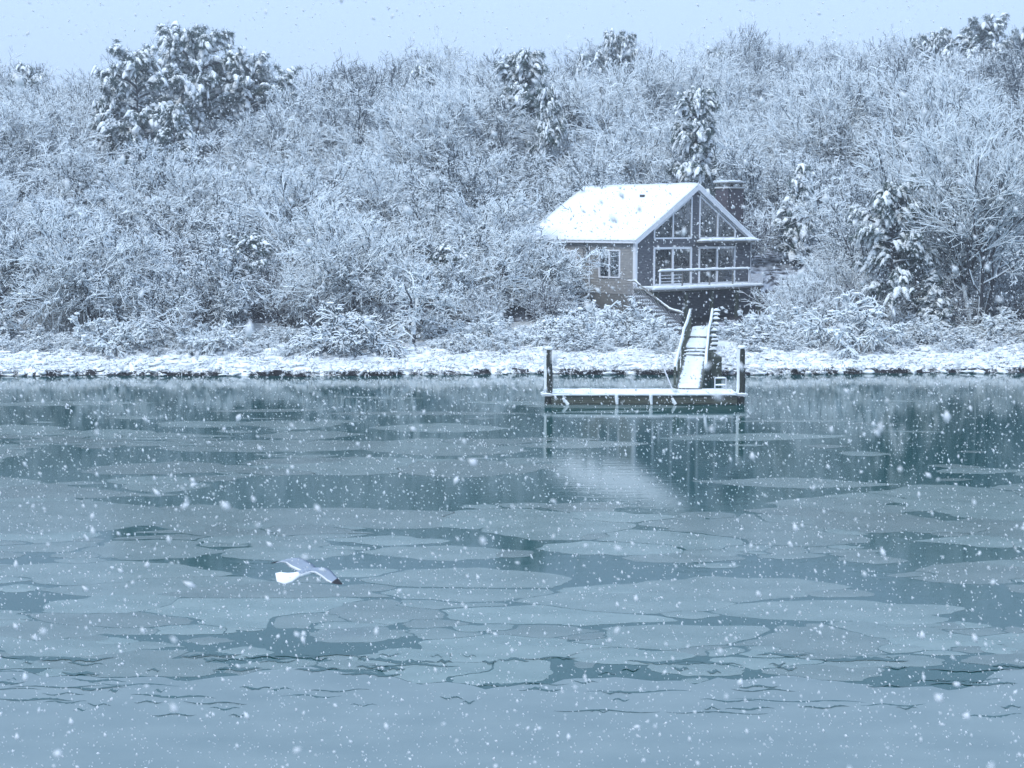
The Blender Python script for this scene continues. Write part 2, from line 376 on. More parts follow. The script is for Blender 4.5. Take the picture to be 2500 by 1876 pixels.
    for px, py, hw_, hh, lab in ((130, 1265, 330, 52, "wide pale ice floe at the left edge, straight out from the left bank"), (60, 1200, 130, 22, "pale floe at the left edge just beyond the wide left one"),
            (810, 1266, 400, 24, "very long pale ice floe in the middle left, lit like a bar"), (445, 1312, 165, 20, "lens shaped floe below the long pale bar of ice"),
            (700, 1325, 110, 20, "small rounded floe right of the lens shaped floe"), (1360, 1288, 210, 30, "broad pale floe at the middle, below the roof's reflection"),
            (2110, 1272, 185, 30, "oval pale floe alone in dark water on the right"), (1560, 1338, 250, 22, "flat floe right of the broad middle floe"), (2430, 1322, 200, 16, "floe at the right edge level with the oval one"),
            (1080, 1352, 190, 18, "thin long floe above and right of the gull"), (950, 1320, 150, 12, "narrow floe above the gull's right wing"), (150, 1335, 230, 14, "low floe at the left edge under the wide one"),
            (1370, 1085, 220, 10, "faint thin floe across the dock's reflection"), (420, 1145, 260, 16, "faint floe on the left between dark patches"), (1950, 1180, 260, 12, "faint streak of ice right of the roof's reflection"),
            (250, 1400, 330, 30, "large floe left of the gull"), (640, 1450, 420, 32, "large floe directly below the gull"), (1150, 1420, 260, 30, "large floe right of the gull"),
            (1750, 1440, 330, 34, "wide floe left of the dark patch at right"), (2050, 1490, 300, 24, "floe bordering the dark patch at right from below"), (2400, 1400, 200, 24, "floe at the right edge above the dark patch"),
            (1300, 1500, 380, 30, "floe in the lower middle between two dark gaps"), (330, 1510, 380, 34, "floe in the lower left with smooth long edge"), (1050, 1480, 300, 22, "flat floe in the middle just above the dark lens of water"),
            (1620, 1560, 420, 30, "big low floe at lower middle right")):
        c = on_water(px, py); y1 = on_water(px, py - hh).y; y0 = on_water(px, py + hh).y
        floe(c.x, (y0 + y1) / 2, hw_ / F * c.y, (y1 - y0) / 2, lab)
    B = [(f[0], f[1], f[3].max() * .85, f[4]) for f in FL]
    m = 0; tries = 0
    while m < 260 and tries < 6000:
        tries += 1
        py = 1000 + 700 * r.rand() ** .62; px = r.uniform(-120, 2620)
        c = on_water(px, py)
        if c.y > 60 and r.rand() < .5: continue
        big = float(np.interp(py, [1000, 1300, 1480, 1560, 1700], [1.0, 1.1, 1.3, 1.2, 1.0])); hx = math.exp(r.uniform(math.log(.45), math.log(2.6))) * big; hy = hx * r.uniform(.35, .7)
        if any(((c.x - h[0]) / (h[2] + hx * .85)) ** 2 + ((c.y - h[1]) / (h[3] + hy * .8)) ** 2 < 1 for h in H): continue
        if any(((c.x - h[0]) / (h[2] * .8)) ** 2 + ((c.y - h[1]) / (h[3] * .8)) ** 2 < 1 for h in B): continue
        floe(c.x, c.y, hx, hy); m += 1
        if m % 3: B.append((c.x, c.y, hx, hy))
    for i in range(70):
        c = on_water(r.uniform(-100, 2600), r.uniform(1530, 1680)); hx = math.exp(r.uniform(math.log(.3), math.log(1.4))); floe(c.x, c.y, hx, hx * r.uniform(.3, .6))
    for i in range(26):
        c = on_water(r.uniform(-60, 2560), r.uniform(965, 1110)); hx = r.uniform(1.0, 4.2); floe(c.x, c.y, hx, hx * r.uniform(.14, .3))
    build_floes()
    # cracks of open water in the near sheet, a hair above it
    b = MB(); cr = [(1950, 1712, 330, .02, .05), (2180, 1722, 160, .0, .05), (2420, 1748, 150, -.04, .06), (1560, 1690, 260, -.01, .05), (760, 1700, 150, .03, .05), (330, 1672, 220, .02, .05)]
    for i in range(100):
        py = 1600 + 150 * r.rand() ** 1.5; cr.append((r.uniform(-60, 2560), py, math.exp(r.uniform(math.log(25), math.log(260))), r.uniform(-.03, .04), r.uniform(.03, .05 + .13 * (1740 - py) / 150)))
    for ci, (px, py, ln, ang, w0) in enumerate(cr):
        P = []; nseg = 22; sgn = r.choice([-1, 1]); z = .0052 + .00006 * ci
        for i in range(nseg + 1):
            u = i / nseg - .5; q = on_water(px + u * ln, py + ang * u * ln + 2.5 * math.sin(u * 9 + px)); wd = w0 * (1 - (2 * u) ** 2) + .004
            P.append((q.x, q.y, wd * (.35 + .9 * r.rand()), wd * (.2 + .3 * r.rand())))
        b.add([(x, y - (w_ if sgn > 0 else v_), z) for x, y, w_, v_ in P] + [(x, y + (v_ if sgn > 0 else w_), z) for x, y, w_, v_ in P], [(i, i + 1, nseg + 2 + i, nseg + 1 + i) for i in range(nseg)])
    tag(b.build("water_crack", M['water']), "dark cracks of open water in the near ice sheet", kind="structure")
build_ice()

# ------------------------------------------------------------------ twigs: prisms with a snow ridge on their upper side
ACC = np.array([-.38, -.28, 1.0]); ACC /= np.linalg.norm(ACC)
def prisms(P0, P1, r0, r1, cap, up=ACC, down=.6):
    """4-sided prisms; the two upper faces are snow standing `cap` high above the wood"""
    a = P1 - P0; a /= np.maximum(np.linalg.norm(a, axis=1, keepdims=True), 1e-9)
    da = (a @ up)[:, None]; u = up - da * a; u /= np.maximum(np.linalg.norm(u, axis=1, keepdims=True), 1e-9)
    s = np.cross(a, u); cp = cap * (1 - .72 * np.abs(da[:, 0]) ** 3)
    def ring(P, r):
        r = r[:, None]; return [P + u * (r * .6 + cp[:, None]), P + s * (r + .25 * cp[:, None]), P - u * r * down, P - s * (r + .25 * cp[:, None])]
    V = np.stack(ring(P0, r0) + ring(P1, r1), 1).reshape(-1, 3)
    b = (np.arange(len(P0)) * 8)[:, None]
    f = np.array([[0, 1, 5, 4], [1, 2, 6, 5], [2, 3, 7, 6], [3, 0, 4, 7]])
    Fc = (b[:, :, None] + f[None]).reshape(-1, 4)
    return V, Fc, np.tile([0, 1, 1, 0], len(P0))
def hexes(P0, P1, r0, r1, cap, up=ACC):
    a = P1 - P0; a /= np.maximum(np.linalg.norm(a, axis=1, keepdims=True), 1e-9)
    da = (a @ up)[:, None]; u = up - da * a; u /= np.maximum(np.linalg.norm(u, axis=1, keepdims=True), 1e-9)
    s = np.cross(a, u); cp = (cap * (1 - .85 * np.abs(da[:, 0]) ** 2))[:, None]; an = np.radians([90, 35, -25, -90, -155, 145])
    def ring(P, r):
        r = r[:, None]; return [P + s * math.cos(t) * r + u * (math.sin(t) * r + (cp if k == 0 else 0)) for k, t in enumerate(an)]
    V = np.stack(ring(P0, r0) + ring(P1, r1), 1).reshape(-1, 3); b = (np.arange(len(P0)) * 12)[:, None]
    f = np.array([[k, (k + 1) % 6, 6 + (k + 1) % 6, 6 + k] for k in range(6)])
    return V, (b[:, :, None] + f[None]).reshape(-1, 4), np.where((np.abs(np.repeat(da[:, 0], 6)) > .8) & (np.tile(np.arange(6), len(P0)) == 0), 1, np.tile([0, 1, 1, 1, 1, 0], len(P0)))
def cat(parts):
    V = []; Fc = []; mi = []; n = 0
    for v, f, m in parts: V.append(v); Fc.append(f + n); mi.append(m); n += len(v)
    return np.concatenate(V), np.concatenate(Fc), np.concatenate(mi)
def norm(v): return v / np.maximum(np.linalg.norm(v, axis=-1, keepdims=True), 1e-9)
def grow(r, pos, dr, length, nseg, wig, trop, rad, taper=.5):
    """polylines: (n, nseg+1, 3) and their radii"""
    n = len(pos); P = [pos]; d = dr
    for k in range(nseg):
        d = norm(d + r.normal(0, wig, (n, 3)) + np.array([0, 0, 1.0]) * trop); P.append(P[-1] + d * (length / nseg)[:, None])
    P = np.stack(P, 1); t = np.linspace(0, 1, nseg + 1)[None]
    return P, rad[:, None] * (1 - (1 - taper) * t)
def spawn(r, P, Rd, per, tmin, tmax, ang, lenf, parent_len, radf, flat=1.0):
    n, k, _ = P.shape; idx = np.repeat(np.arange(n), per); m = len(idx)
    t = r.uniform(tmin, tmax, m) * (k - 1); i = np.minimum(t.astype(int), k - 2); f = (t - i)[:, None]
    p0 = P[idx, i]; p1 = P[idx, i + 1]; pos = p0 * (1 - f) + p1 * f; a = norm(p1 - p0)
    q = norm(np.cross(a, r.normal(0, 1, (m, 3)))); th = r.normal(ang, .22, m)[:, None]
    d = a * np.cos(th) + q * np.sin(th); d[:, 2] *= flat; d = norm(d)
    frac = (t / (k - 1)); L = parent_len[idx] * lenf * r.uniform(.6, 1.25, m) * (1.25 - .6 * frac)
    return pos, d, L, Rd[idx, i] * radf, idx
def segs(P, Rd): return P[:, :-1].reshape(-1, 3), P[:, 1:].reshape(-1, 3), Rd[:, :-1].ravel(), Rd[:, 1:].ravel()

def tree_meshes(seed, H=6.5, stems=2, spread=.55, up=.1, n1=9, n2=7, n3=6, n4=6, cap=.028, tw=.0125, gnarl=.2, trunk_h=.55, thick=1.0):
    """a bare snow-laden tree: (trunk mesh arrays, crown mesh arrays)"""
    r = np.random.RandomState(seed); n = stems
    az = r.uniform(0, 2 * math.pi) + np.arange(n) * 2 * math.pi / max(n, 1); lean = r.uniform(.1, spread * .8, n) if n > 1 else r.uniform(.02, .2, n)
    dr = np.stack([np.cos(az) * lean, np.sin(az) * lean, np.ones(n)], 1); pos = np.stack([np.cos(az) * .12, np.sin(az) * .12, np.full(n, -.3)], 1) * (n > 1) + np.array([0, 0, -.3]) * (n == 1)
    L = np.full(n, H * trunk_h) * r.uniform(.85, 1.15, n)
    P0, R0 = grow(r, pos, norm(dr), L, 6, gnarl * .7, .05, np.full(n, thick * .021 * H / (1 + .25 * (n - 1))), .6)
    pos, d, L1, r1, _ = spawn(r, P0, R0, n1, .38, 1.0, .85, .95 * (.8 + spread * .5), L, .6, .75)
    P1, R1 = grow(r, pos, d, L1, 6, gnarl, up, r1, .4)
    pos, d, L2, r2, _ = spawn(r, P1, R1, n2, .15, 1.0, .8, .55, L1, .6, .8)
    P2, R2 = grow(r, pos, d, L2, 5, gnarl, up * .8, r2, .4)
    pos, d, L3, r3, _ = spawn(r, P2, R2, n3, .1, 1.0, .75, .52, L2, .65, .9)
    P3, R3 = grow(r, pos, d, L3, 3, gnarl, up * .6, np.maximum(r3, tw * 1.1), .7)
    pos, d, L4, r4, _ = spawn(r, P3, R3, n4, .1, 1.0, .7, .6, np.maximum(L3, .3), .8, .9)
    P4, R4 = grow(r, pos, d, L4, 2, gnarl * .8, up * .5, np.full(len(pos), tw), .6)
    tr = cat([hexes(*segs(P0, R0), .03), hexes(*segs(P1, R1), .035)])
    cr = cat([prisms(*segs(P2, np.maximum(R2, tw * 1.3)), cap * 1.4), prisms(*segs(P3, R3), cap * 1.15), prisms(*segs(P4, R4), cap)])
    return tr, cr

def make_tree(name, seed, one=False, **kw):
    tr, cr = tree_meshes(seed, **kw)
    if one:
        V, Fc, mi = cat([tr, cr]); return link(name, mesh_np(name, V, Fc, [M['twig_snow'], M['twig_bark']], mi))
    root = empty(name)
    link("trunk", mesh_np("trunk", *tr[:2], [M['twig_snow'], M['bark']], tr[2]), root)
    link("crown", mesh_np("crown", *cr[:2], [M['twig_snow'], M['near_bark']], cr[2]), root)
    return root

def make_shrub(name, seed, H=1.5, stems=26, cap=.03, tw=.012, droop=-.16, bark='twig_bark', wide=.9, n2=6, n3=5, pads=0, dn=.6):
    r = np.random.RandomState(seed); az = r.uniform(0, 2 * math.pi, stems); lean = r.uniform(.05, wide, stems)
    rr = r.uniform(0, .45, stems) * wide * H * .6
    pos = np.stack([np.cos(az) * rr, np.sin(az) * rr, np.full(stems, -.15)], 1); d = norm(np.stack([np.cos(az) * lean, np.sin(az) * lean, np.ones(stems)], 1))
    L = H * r.uniform(.75, 1.2, stems)
    P0, R0 = grow(r, pos, d, L, 6, .13, droop * .6, np.full(stems, tw * 1.5), .6)
    pos, d, L1, r1, _ = spawn(r, P0, R0, n2, .25, 1.0, .7, .42, L, .8)
    P1, R1 = grow(r, pos, d, L1, 3, .2, droop, np.maximum(r1, tw), .7)
    pos, d, L2, r2, _ = spawn(r, P1, R1, n3, .1, 1.0, .7, .55, L1, .9)
    P2, R2 = grow(r, pos, d, L2, 2, .2, droop * .6, np.maximum(r2, tw * .9), .6)
    V, Fc, mi = cat([prisms(*segs(P0, R0), cap, down=dn), prisms(*segs(P1, R1), cap, down=dn), prisms(*segs(P2, R2), cap, down=dn)])
    if not pads: return link(name, mesh_np(name, V, Fc, [M['twig_snow'], M[bark]], mi))
    root = empty(name); link("stems", mesh_np("stems", V, Fc, [M['twig_snow'], M[bark]], mi), root)
    C = np.concatenate([P0[:, -1], P0[:, -2], P1[:, -1]]); C = C[C[:, 2] > .35 * H * .6]; C = C[r.permutation(len(C))[:pads]]; k = len(C)
    V, Fc = blobs(r, C + [0, 0, .03], np.stack([r.uniform(.06, .22, k), r.uniform(.05, .12, k), r.uniform(.03, .07, k)], 1), lump=.2)
    tag(link("snow_load", mesh_np("snow_load", V, Fc, [M['snow']], None, True), root), kind="stuff")
    return root

def ico():
    t = (1 + 5 ** .5) / 2
    v = np.array([(-1, t, 0), (1, t, 0), (-1, -t, 0), (1, -t, 0), (0, -1, t), (0, 1, t), (0, -1, -t), (0, 1, -t), (t, 0, -1), (t, 0, 1), (-t, 0, -1), (-t, 0, 1)], float)
    f = [(0, 11, 5), (0, 5, 1), (0, 1, 7), (0, 7, 10), (0, 10, 11), (1, 5, 9), (5, 11, 4), (11, 10, 2), (10, 7, 6), (7, 1, 8), (3, 9, 4), (3, 4, 2), (3, 2, 6), (3, 6, 8), (3, 8, 9), (4, 9, 5), (2, 4, 11), (6, 2, 10), (8, 6, 7), (9, 8, 1)]
    v = list(map(tuple, norm(v))); mid = {}; g = []
    def m(a, b):
        k = (min(a, b), max(a, b))
        if k not in mid: mid[k] = len(v); v.append(tuple(norm(np.array(v[a]) + np.array(v[b]))))
        return mid[k]
    for a, b_, c in f:
        x, y, z = m(a, b_), m(b_, c), m(c, a); g += [(a, x, z), (b_, y, x), (c, z, y), (x, y, z)]
    return np.array(v), np.array(g)
ICO_V, ICO_F = ico()
def blobs(r, C, S, rot=True, lump=.22, radial=False):
    """irregular flattened lumps of snow: centres C, half sizes S"""
    n = len(C); k = len(ICO_V); D = ICO_V[None] * (1 + r.normal(0, lump, (n, k, 1)) * .8)
    D = D * S[:, None, :]
    az = np.arctan2(C[:, 1], C[:, 0]) + r.normal(0, .5, n) if radial else r.uniform(0, 2 * math.pi, n); c, s = np.cos(az)[:, None], np.sin(az)[:, None]
    if radial: D[..., 2] -= D[..., 0] * r.uniform(.1, .7, (n, 1)) + (D[..., 0] ** 2 + D[..., 1] ** 2) * .6 / S[:, :1]
    X = D[..., 0] * c - D[..., 1] * s; Y = D[..., 0] * s + D[..., 1] * c
    V = np.stack([X, Y, D[..., 2]], -1) + C[:, None]
    return V.reshape(-1, 3), (ICO_F[None] + (np.arange(n) * k)[:, None, None]).reshape(-1, 3)

def make_pine(name, seed, H=8, width=2.6, nb=34, base=.3, dome=True):
    """an evergreen with needle tufts, each tuft carrying its pad of snow"""
    r = np.random.RandomState(seed); root = empty(name)
    P0, R0 = grow(r, np.array([[0, 0, -.3]]), norm(np.array([[.06, .03, 1.0]])), np.array([H * .97]), 10, .05, .1, np.array([.022 * H]), .25)
    i = np.arange(nb); t = base + (1 - base) * (i + .5) / nb; az = i * 2.4 + r.uniform(-.5, .5, nb)
    k = np.minimum((t * 10).astype(int), 9); f = (t * 10 - k)[:, None]; pos = P0[0, k] * (1 - f) + P0[0, k + 1] * f
    q = (t - base) / (1 - base)
    L = width * (np.sqrt(np.clip(1 - q ** 2.2, 0, 1)) * .9 + .16 if dome else (1 - q) * .95 + .12) * r.uniform(.6, 1.15, nb)
    d = norm(np.stack([np.cos(az), np.sin(az), .1 + .8 * q ** 2], 1))
    P1, R1 = grow(r, pos, d, L, 5, .12, -.02, .045 + .02 * L, .4)
    pos, d, L2, r2, _ = spawn(r, P1, R1, 5, .3, 1.0, .7, .38, L, .6, .5)
    P2, R2 = grow(r, pos, d, L2, 3, .15, -.03, np.maximum(r2, .015), .5)
    tr = cat([hexes(*segs(P0, R0), .02), hexes(*segs(P1, R1), .03), prisms(*segs(P2, R2), .03)])
    link("trunk", mesh_np("trunk", *tr[:2], [M['twig_snow'], M['bark']], tr[2]), root)
    C = np.concatenate([P1[:, -1], P1[:, 4], P1[:, 3], P1[:, 2], P2[:, -1], P2[:, 2], P2[:, 1], P0[0, -1:]]); C = C + r.normal(0, .07, C.shape); n = len(C)
    per = 85; cc = np.repeat(C, per, 0); m = len(cc)
    dd = norm(r.normal(0, 1, (m, 3)) * np.array([1, 1, .55]) + np.array([0, 0, .1])); st = cc + dd * r.uniform(0, .16, (m, 1)) + r.normal(0, .1, (m, 3)) * [1, 1, .4]
    ln = r.uniform(.12, .3, (m, 1)); sd_ = norm(np.cross(dd, r.normal(0, 1, (m, 3)))) * .016
    V = np.stack([st - sd_, st + sd_, st + dd * ln - np.array([0, 0, .03])], 1).reshape(-1, 3); Fc = np.arange(3 * m).reshape(-1, 3)
    link("crown", mesh_np("crown", V, Fc, [M['pine_needles']]), root)
    keep = r.rand(n) < .92; C2 = C[keep]; n2 = len(C2)
    C3 = np.concatenate([C2 + [0, 0, .13], C2[::2] + r.normal(0, .16, (len(C2[::2]), 3)) * [1, 1, .3] + [0, 0, .07]]); n3 = len(C3)
    s1 = np.exp(r.uniform(math.log(.07), math.log(.34), n3)); s1 = s1 * 1.15; S = np.stack([s1 * 1.15, s1 * r.uniform(.4, .85, n3), .035 + s1 * r.uniform(.12, .28, n3)], 1)
    V, Fc = blobs(r, C3, S, radial=True, lump=.28)
    tag(link("snow_load", mesh_np("snow_load", V, Fc, [M['snow']], None, True), root), kind="stuff")
    return root

def place(proto, first, x, y, z, s, rz, label, cat_, group=None, sz=1.0):
    o = proto if first else copy_tree(proto)
    o.location = (x, y, z); o.rotation_euler = (0, 0, rz); o.scale = (s, s, s * sz)
    if 'label' in o: del o['label']
    if 'group' in o: del o['group']
    return tag(o, label, cat_, group)

# --- cottage frame: local x runs along the gable, local y along the ridge
AX, AY, ARZ = 6.67, 80.0, math.atan2(.652, .758)
def hw(x, y):  # local -> world
    return AX + .758 * x - .652 * y, AY + .652 * x + .758 * y
def hl(x, y):  # world -> local
    return (x - AX) * .758 + (y - AY) * .652, -(x - AX) * .652 + (y - AY) * .758
def clear_of_house(x, y, rad):
    lx, ly = hl(x, y)
    if -1.2 - rad < lx < 10.2 + rad and -3.2 - rad < ly < 9.6 + rad: return False
    # keep the view of the house, the stair and the walkway open
    if y < 89 and x > .042 * y - .9 * rad and x < .172 * y + .9 * rad: return False
    return True

# ------------------------------------------------------------------ vegetation
PINE_ZONES = []
def build_trees():
    near = [make_tree("bare_tree", 101, H=6.2, stems=3, spread=.9, up=.06, gnarl=.26),
            make_tree("bare_tree", 102, H=6.8, stems=1, spread=.8, up=.08, gnarl=.28),
            make_tree("bare_tree", 103, H=5.4, stems=3, spread=1.0, up=.03, gnarl=.3),
            make_tree("bare_tree", 104, H=7.5, stems=2, spread=.6, up=.16, gnarl=.18),
            make_tree("bare_tree", 109, H=6.5, stems=2, spread=.8, up=.10, gnarl=.22)]
    far = [make_tree("bare_tree", 105, one=True, H=7.6, stems=3, spread=1.0, up=.05, gnarl=.2, n4=6, tw=.0125, cap=.027),
           make_tree("bare_tree", 106, one=True, H=8.0, stems=3, spread=.95, up=.07, gnarl=.18, n4=6, tw=.0125, cap=.027),
           make_tree("bare_tree", 107, one=True, H=7.6, stems=3, spread=.9, up=.08, gnarl=.22, n4=6, tw=.0125, cap=.027),
           make_tree("bare_tree", 108, one=True, H=8.4, stems=3, spread=.85, up=.09, gnarl=.17, n4=6, tw=.0125, cap=.027)]
    lone = make_tree("bare_tree", 131, H=4.6, stems=1, spread=.95, up=.05, gnarl=.34, n1=8, n2=6, n3=6, n4=4, cap=.034, tw=.013, trunk_h=.62, thick=1.7)
    used = set(); pos = []
    tall = make_tree("bare_tree", 120, H=11.5, stems=3, spread=.55, up=.22, gnarl=.12, n1=12, n2=8, n4=4, tw=.014, cap=.030)
    G = "snow covered bare trees of the hillside wood"
    def put(p, x, y, s, label, rz=None, dz=0, sz=1.0):
        f = id(p) not in used; used.add(id(p)); pos.append((x, y))
        px_ = x / y * F + CX; n_ = int(np.searchsorted([190, 700, 1000, 1330, 1840, 2130], px_))
        where = ("near the left edge", "below the dark skyline pine clump", "right of the skyline pine clump", "left of the cottage", "uphill behind the cottage", "just right of the cottage", "toward the right edge")[n_]
        lab = label or (("gnarled snowy bare tree low on the slope " if y < 92 else "snow laden bare tree midway up the slope " if y < 112 else "frosted bare tree high on the slope " if y < 138 else "hazy fine twigged tree on the ridge ") + where)
        return place(p, f, x, y, gz(x, y) + dz, s, rnd.uniform(0, 6.28) if rz is None else rz, lab, "tree", None if label else G + ", " + lab.split(" tree ")[0] + " trees " + where, sz)
    # trees that can be told apart
    q = at(1005, 840, 72.7); put(lone, q.x, q.y, 1.0, "small bare tree leaning alone on the white bank with a dark kinked trunk", 1.0)
    q = at(1165, 760, 77.5); put(near[4], q.x, q.y, .9, "large spreading bare tree whose limbs reach over the cottage eave", .5)
    q = at(1318, 700, 80); put(near[3], q.x, q.y, .62, "slender bare tree standing right against the cottage's shingled side wall", 2.5)
    q = at(880, 770, 76.5); put(near[0], q.x, q.y, .95, "low many stemmed bare tree just above the bank shrubs left of the dock")
    q = at(470, 800, 75.5); put(near[2], q.x, q.y, .95, "wide low bare tree arching over a gap of pale undergrowth")
    q = at(230, 800, 75.5); put(near[0], q.x, q.y, .95, "low wide crowned bare tree near the left end of the bank")
    q = at(2390, 790, 77); put(tall, q.x, q.y, .92, "tall bare tree with long upswept limbs on the right bank", .3)
    q = at(2330, 790, 80); put(near[3], q.x, q.y, .85, "upright bare tree with pale trunk beside the tall tree on the right bank")
    q = at(2005, 760, 80); put(near[2], q.x, q.y, .62, "low bare tree with drooping white twigs just right of the cottage")
    # the wood: spaced out, denser lower down
    r = random.Random(4); y = 78.0; cand = []
    while y < 172:
        spc = 4.6 + (y - 78) * .022; hwid = .362 * y + 3; x = -hwid + r.random() * spc
        while x < hwid:
            cand.append((x + r.uniform(-.3, .3) * spc, y + r.uniform(-.35, .35) * spc)); x += spc
        y += spc * 1.02
    n = 0
    for x, yy in cand:
        if not clear_of_house(x, yy, 1.6): continue
        if any(Y - zd < yy < Y + 1.5 and abs(x / yy * F + CX - px) < wpx for px, Y, wpx, zd in PINE_ZONES): continue
        if min(((x - a) ** 2 + (yy - c) ** 2) for a, c in pos) < 2.6 ** 2: continue
        if yy < 106: put(r.choice(near), x, yy, r.uniform(.8, 1.1), None, sz=r.uniform(.9, 1.12))
        else: put(r.choice(far), x, yy, r.uniform(.85, 1.12), None, sz=r.uniform(.9, 1.15))
        n += 1
        if n >= 285: break
    print("TREES", n)
    for p in near + far + [tall, lone]:
        if id(p) not in used: bpy.data.objects.remove(p)

def build_pines():
    A = make_pine("pine_tree", 201, 8, 3.1, 34, .35); B = make_pine("pine_tree", 202, 8, 2.2, 34, .22); Cc = make_pine("cedar_tree", 203, 6, 1.5, 30, .15, False)
    D = make_pine("pine_tree", 204, 7, 3.6, 32, .5)
    used = set()
    def put(p, px, py_top, Y, H, label, s=1.0, zd=10):
        f = id(p) not in used; used.add(id(p)); base = {id(A): 8.3, id(B): 8.3, id(Cc): 6.2, id(D): 7.4}[id(p)]; rad = {id(A): 3.1, id(B): 2.2, id(Cc): 1.5, id(D): 3.6}[id(p)]
        q = at(px, py_top + 8, Y); x = q.x; g = gz(x, Y); sc = H / base
        place(p, f, x, Y, min(q.z - H, g), sc * s, rnd.uniform(0, 6.28), label, "tree", None, max((q.z - g) / base, sc) / (sc * s))
        PINE_ZONES.append((px, Y, rad * sc * s / Y * F * .95 + 45, zd))
    put(A, 335, 100, 116, 9, "biggest dark pine of the left skyline clump, heavy with snow")
    put(D, 480, 72, 124, 10.5, "tallest pine of the left clump, its thin top against the sky", .9)
    put(D, 595, 140, 124, 8, "broad flat topped pine sloping down at the right end of the left clump", 1.1)
    put(B, 430, 232, 108, 6.5, "snow padded pine low in front of the left skyline clump")
    put(A, 275, 195, 116, 6, "pine on the left flank of the big skyline clump", .8)
    put(B, 1290, 92, 112, 9, "pointed snow blobbed pine breaking the skyline above the cottage's left", 1.0, 2)
    put(B, 1335, 185, 106, 5, "short snow loaded pine tucked below the pointed skyline pine", 1.0, 3)
    put(D, 1515, 80, 150, 7, "distant flat pine top on the skyline right above the cottage", .7)
    put(B, 1712, 185, 99, 8.5, "dark narrow pine with snow pads rising behind the brick chimney", .85, 2)
    put(A, 1030, 145, 140, 8, "faint distant pine top poking from the hazy ridge", .6)
    put(D, 2400, 48, 150, 10, "pine crown cut by haze on the right hand skyline", .8)
    put(D, 2290, 75, 150, 8, "small tufted pine top left of the right hand skyline pine", .6)
    put(D, 2495, 75, 148, 8, "pine at the right edge of the skyline, partly out of the picture", .7)
    put(A, 2185, 425, 77.6, 6.8, "green pine with thick snow pads on the slope right of the cottage", .85)
    put(Cc, 1945, 375, 92, 6, "slim cedar with snow clumps uphill to the right of the chimney")
    put(A, 600, 560, 80, 4.6, "small dark cedar among bare trees left of the middle")
    put(B, 1085, 580, 78, 4.2, "small snow blobbed cedar behind the lone kinked tree", 1.1)
    put(B, 60, 135, 135, 9, "hazy evergreen at the left edge of the skyline", .8)
    put(Cc, 1420, 110, 145, 6, "tiny distant evergreen tip on the skyline beside the flat pine top")
    put(D, 1750, 120, 155, 6, "low distant evergreens' top on the ridge above the chimney", .6)
    put(Cc, 2285, 640, 76.8, 3.6, "dark cedar low between the right bank trees", 1.2)
build_pines()
build_trees()

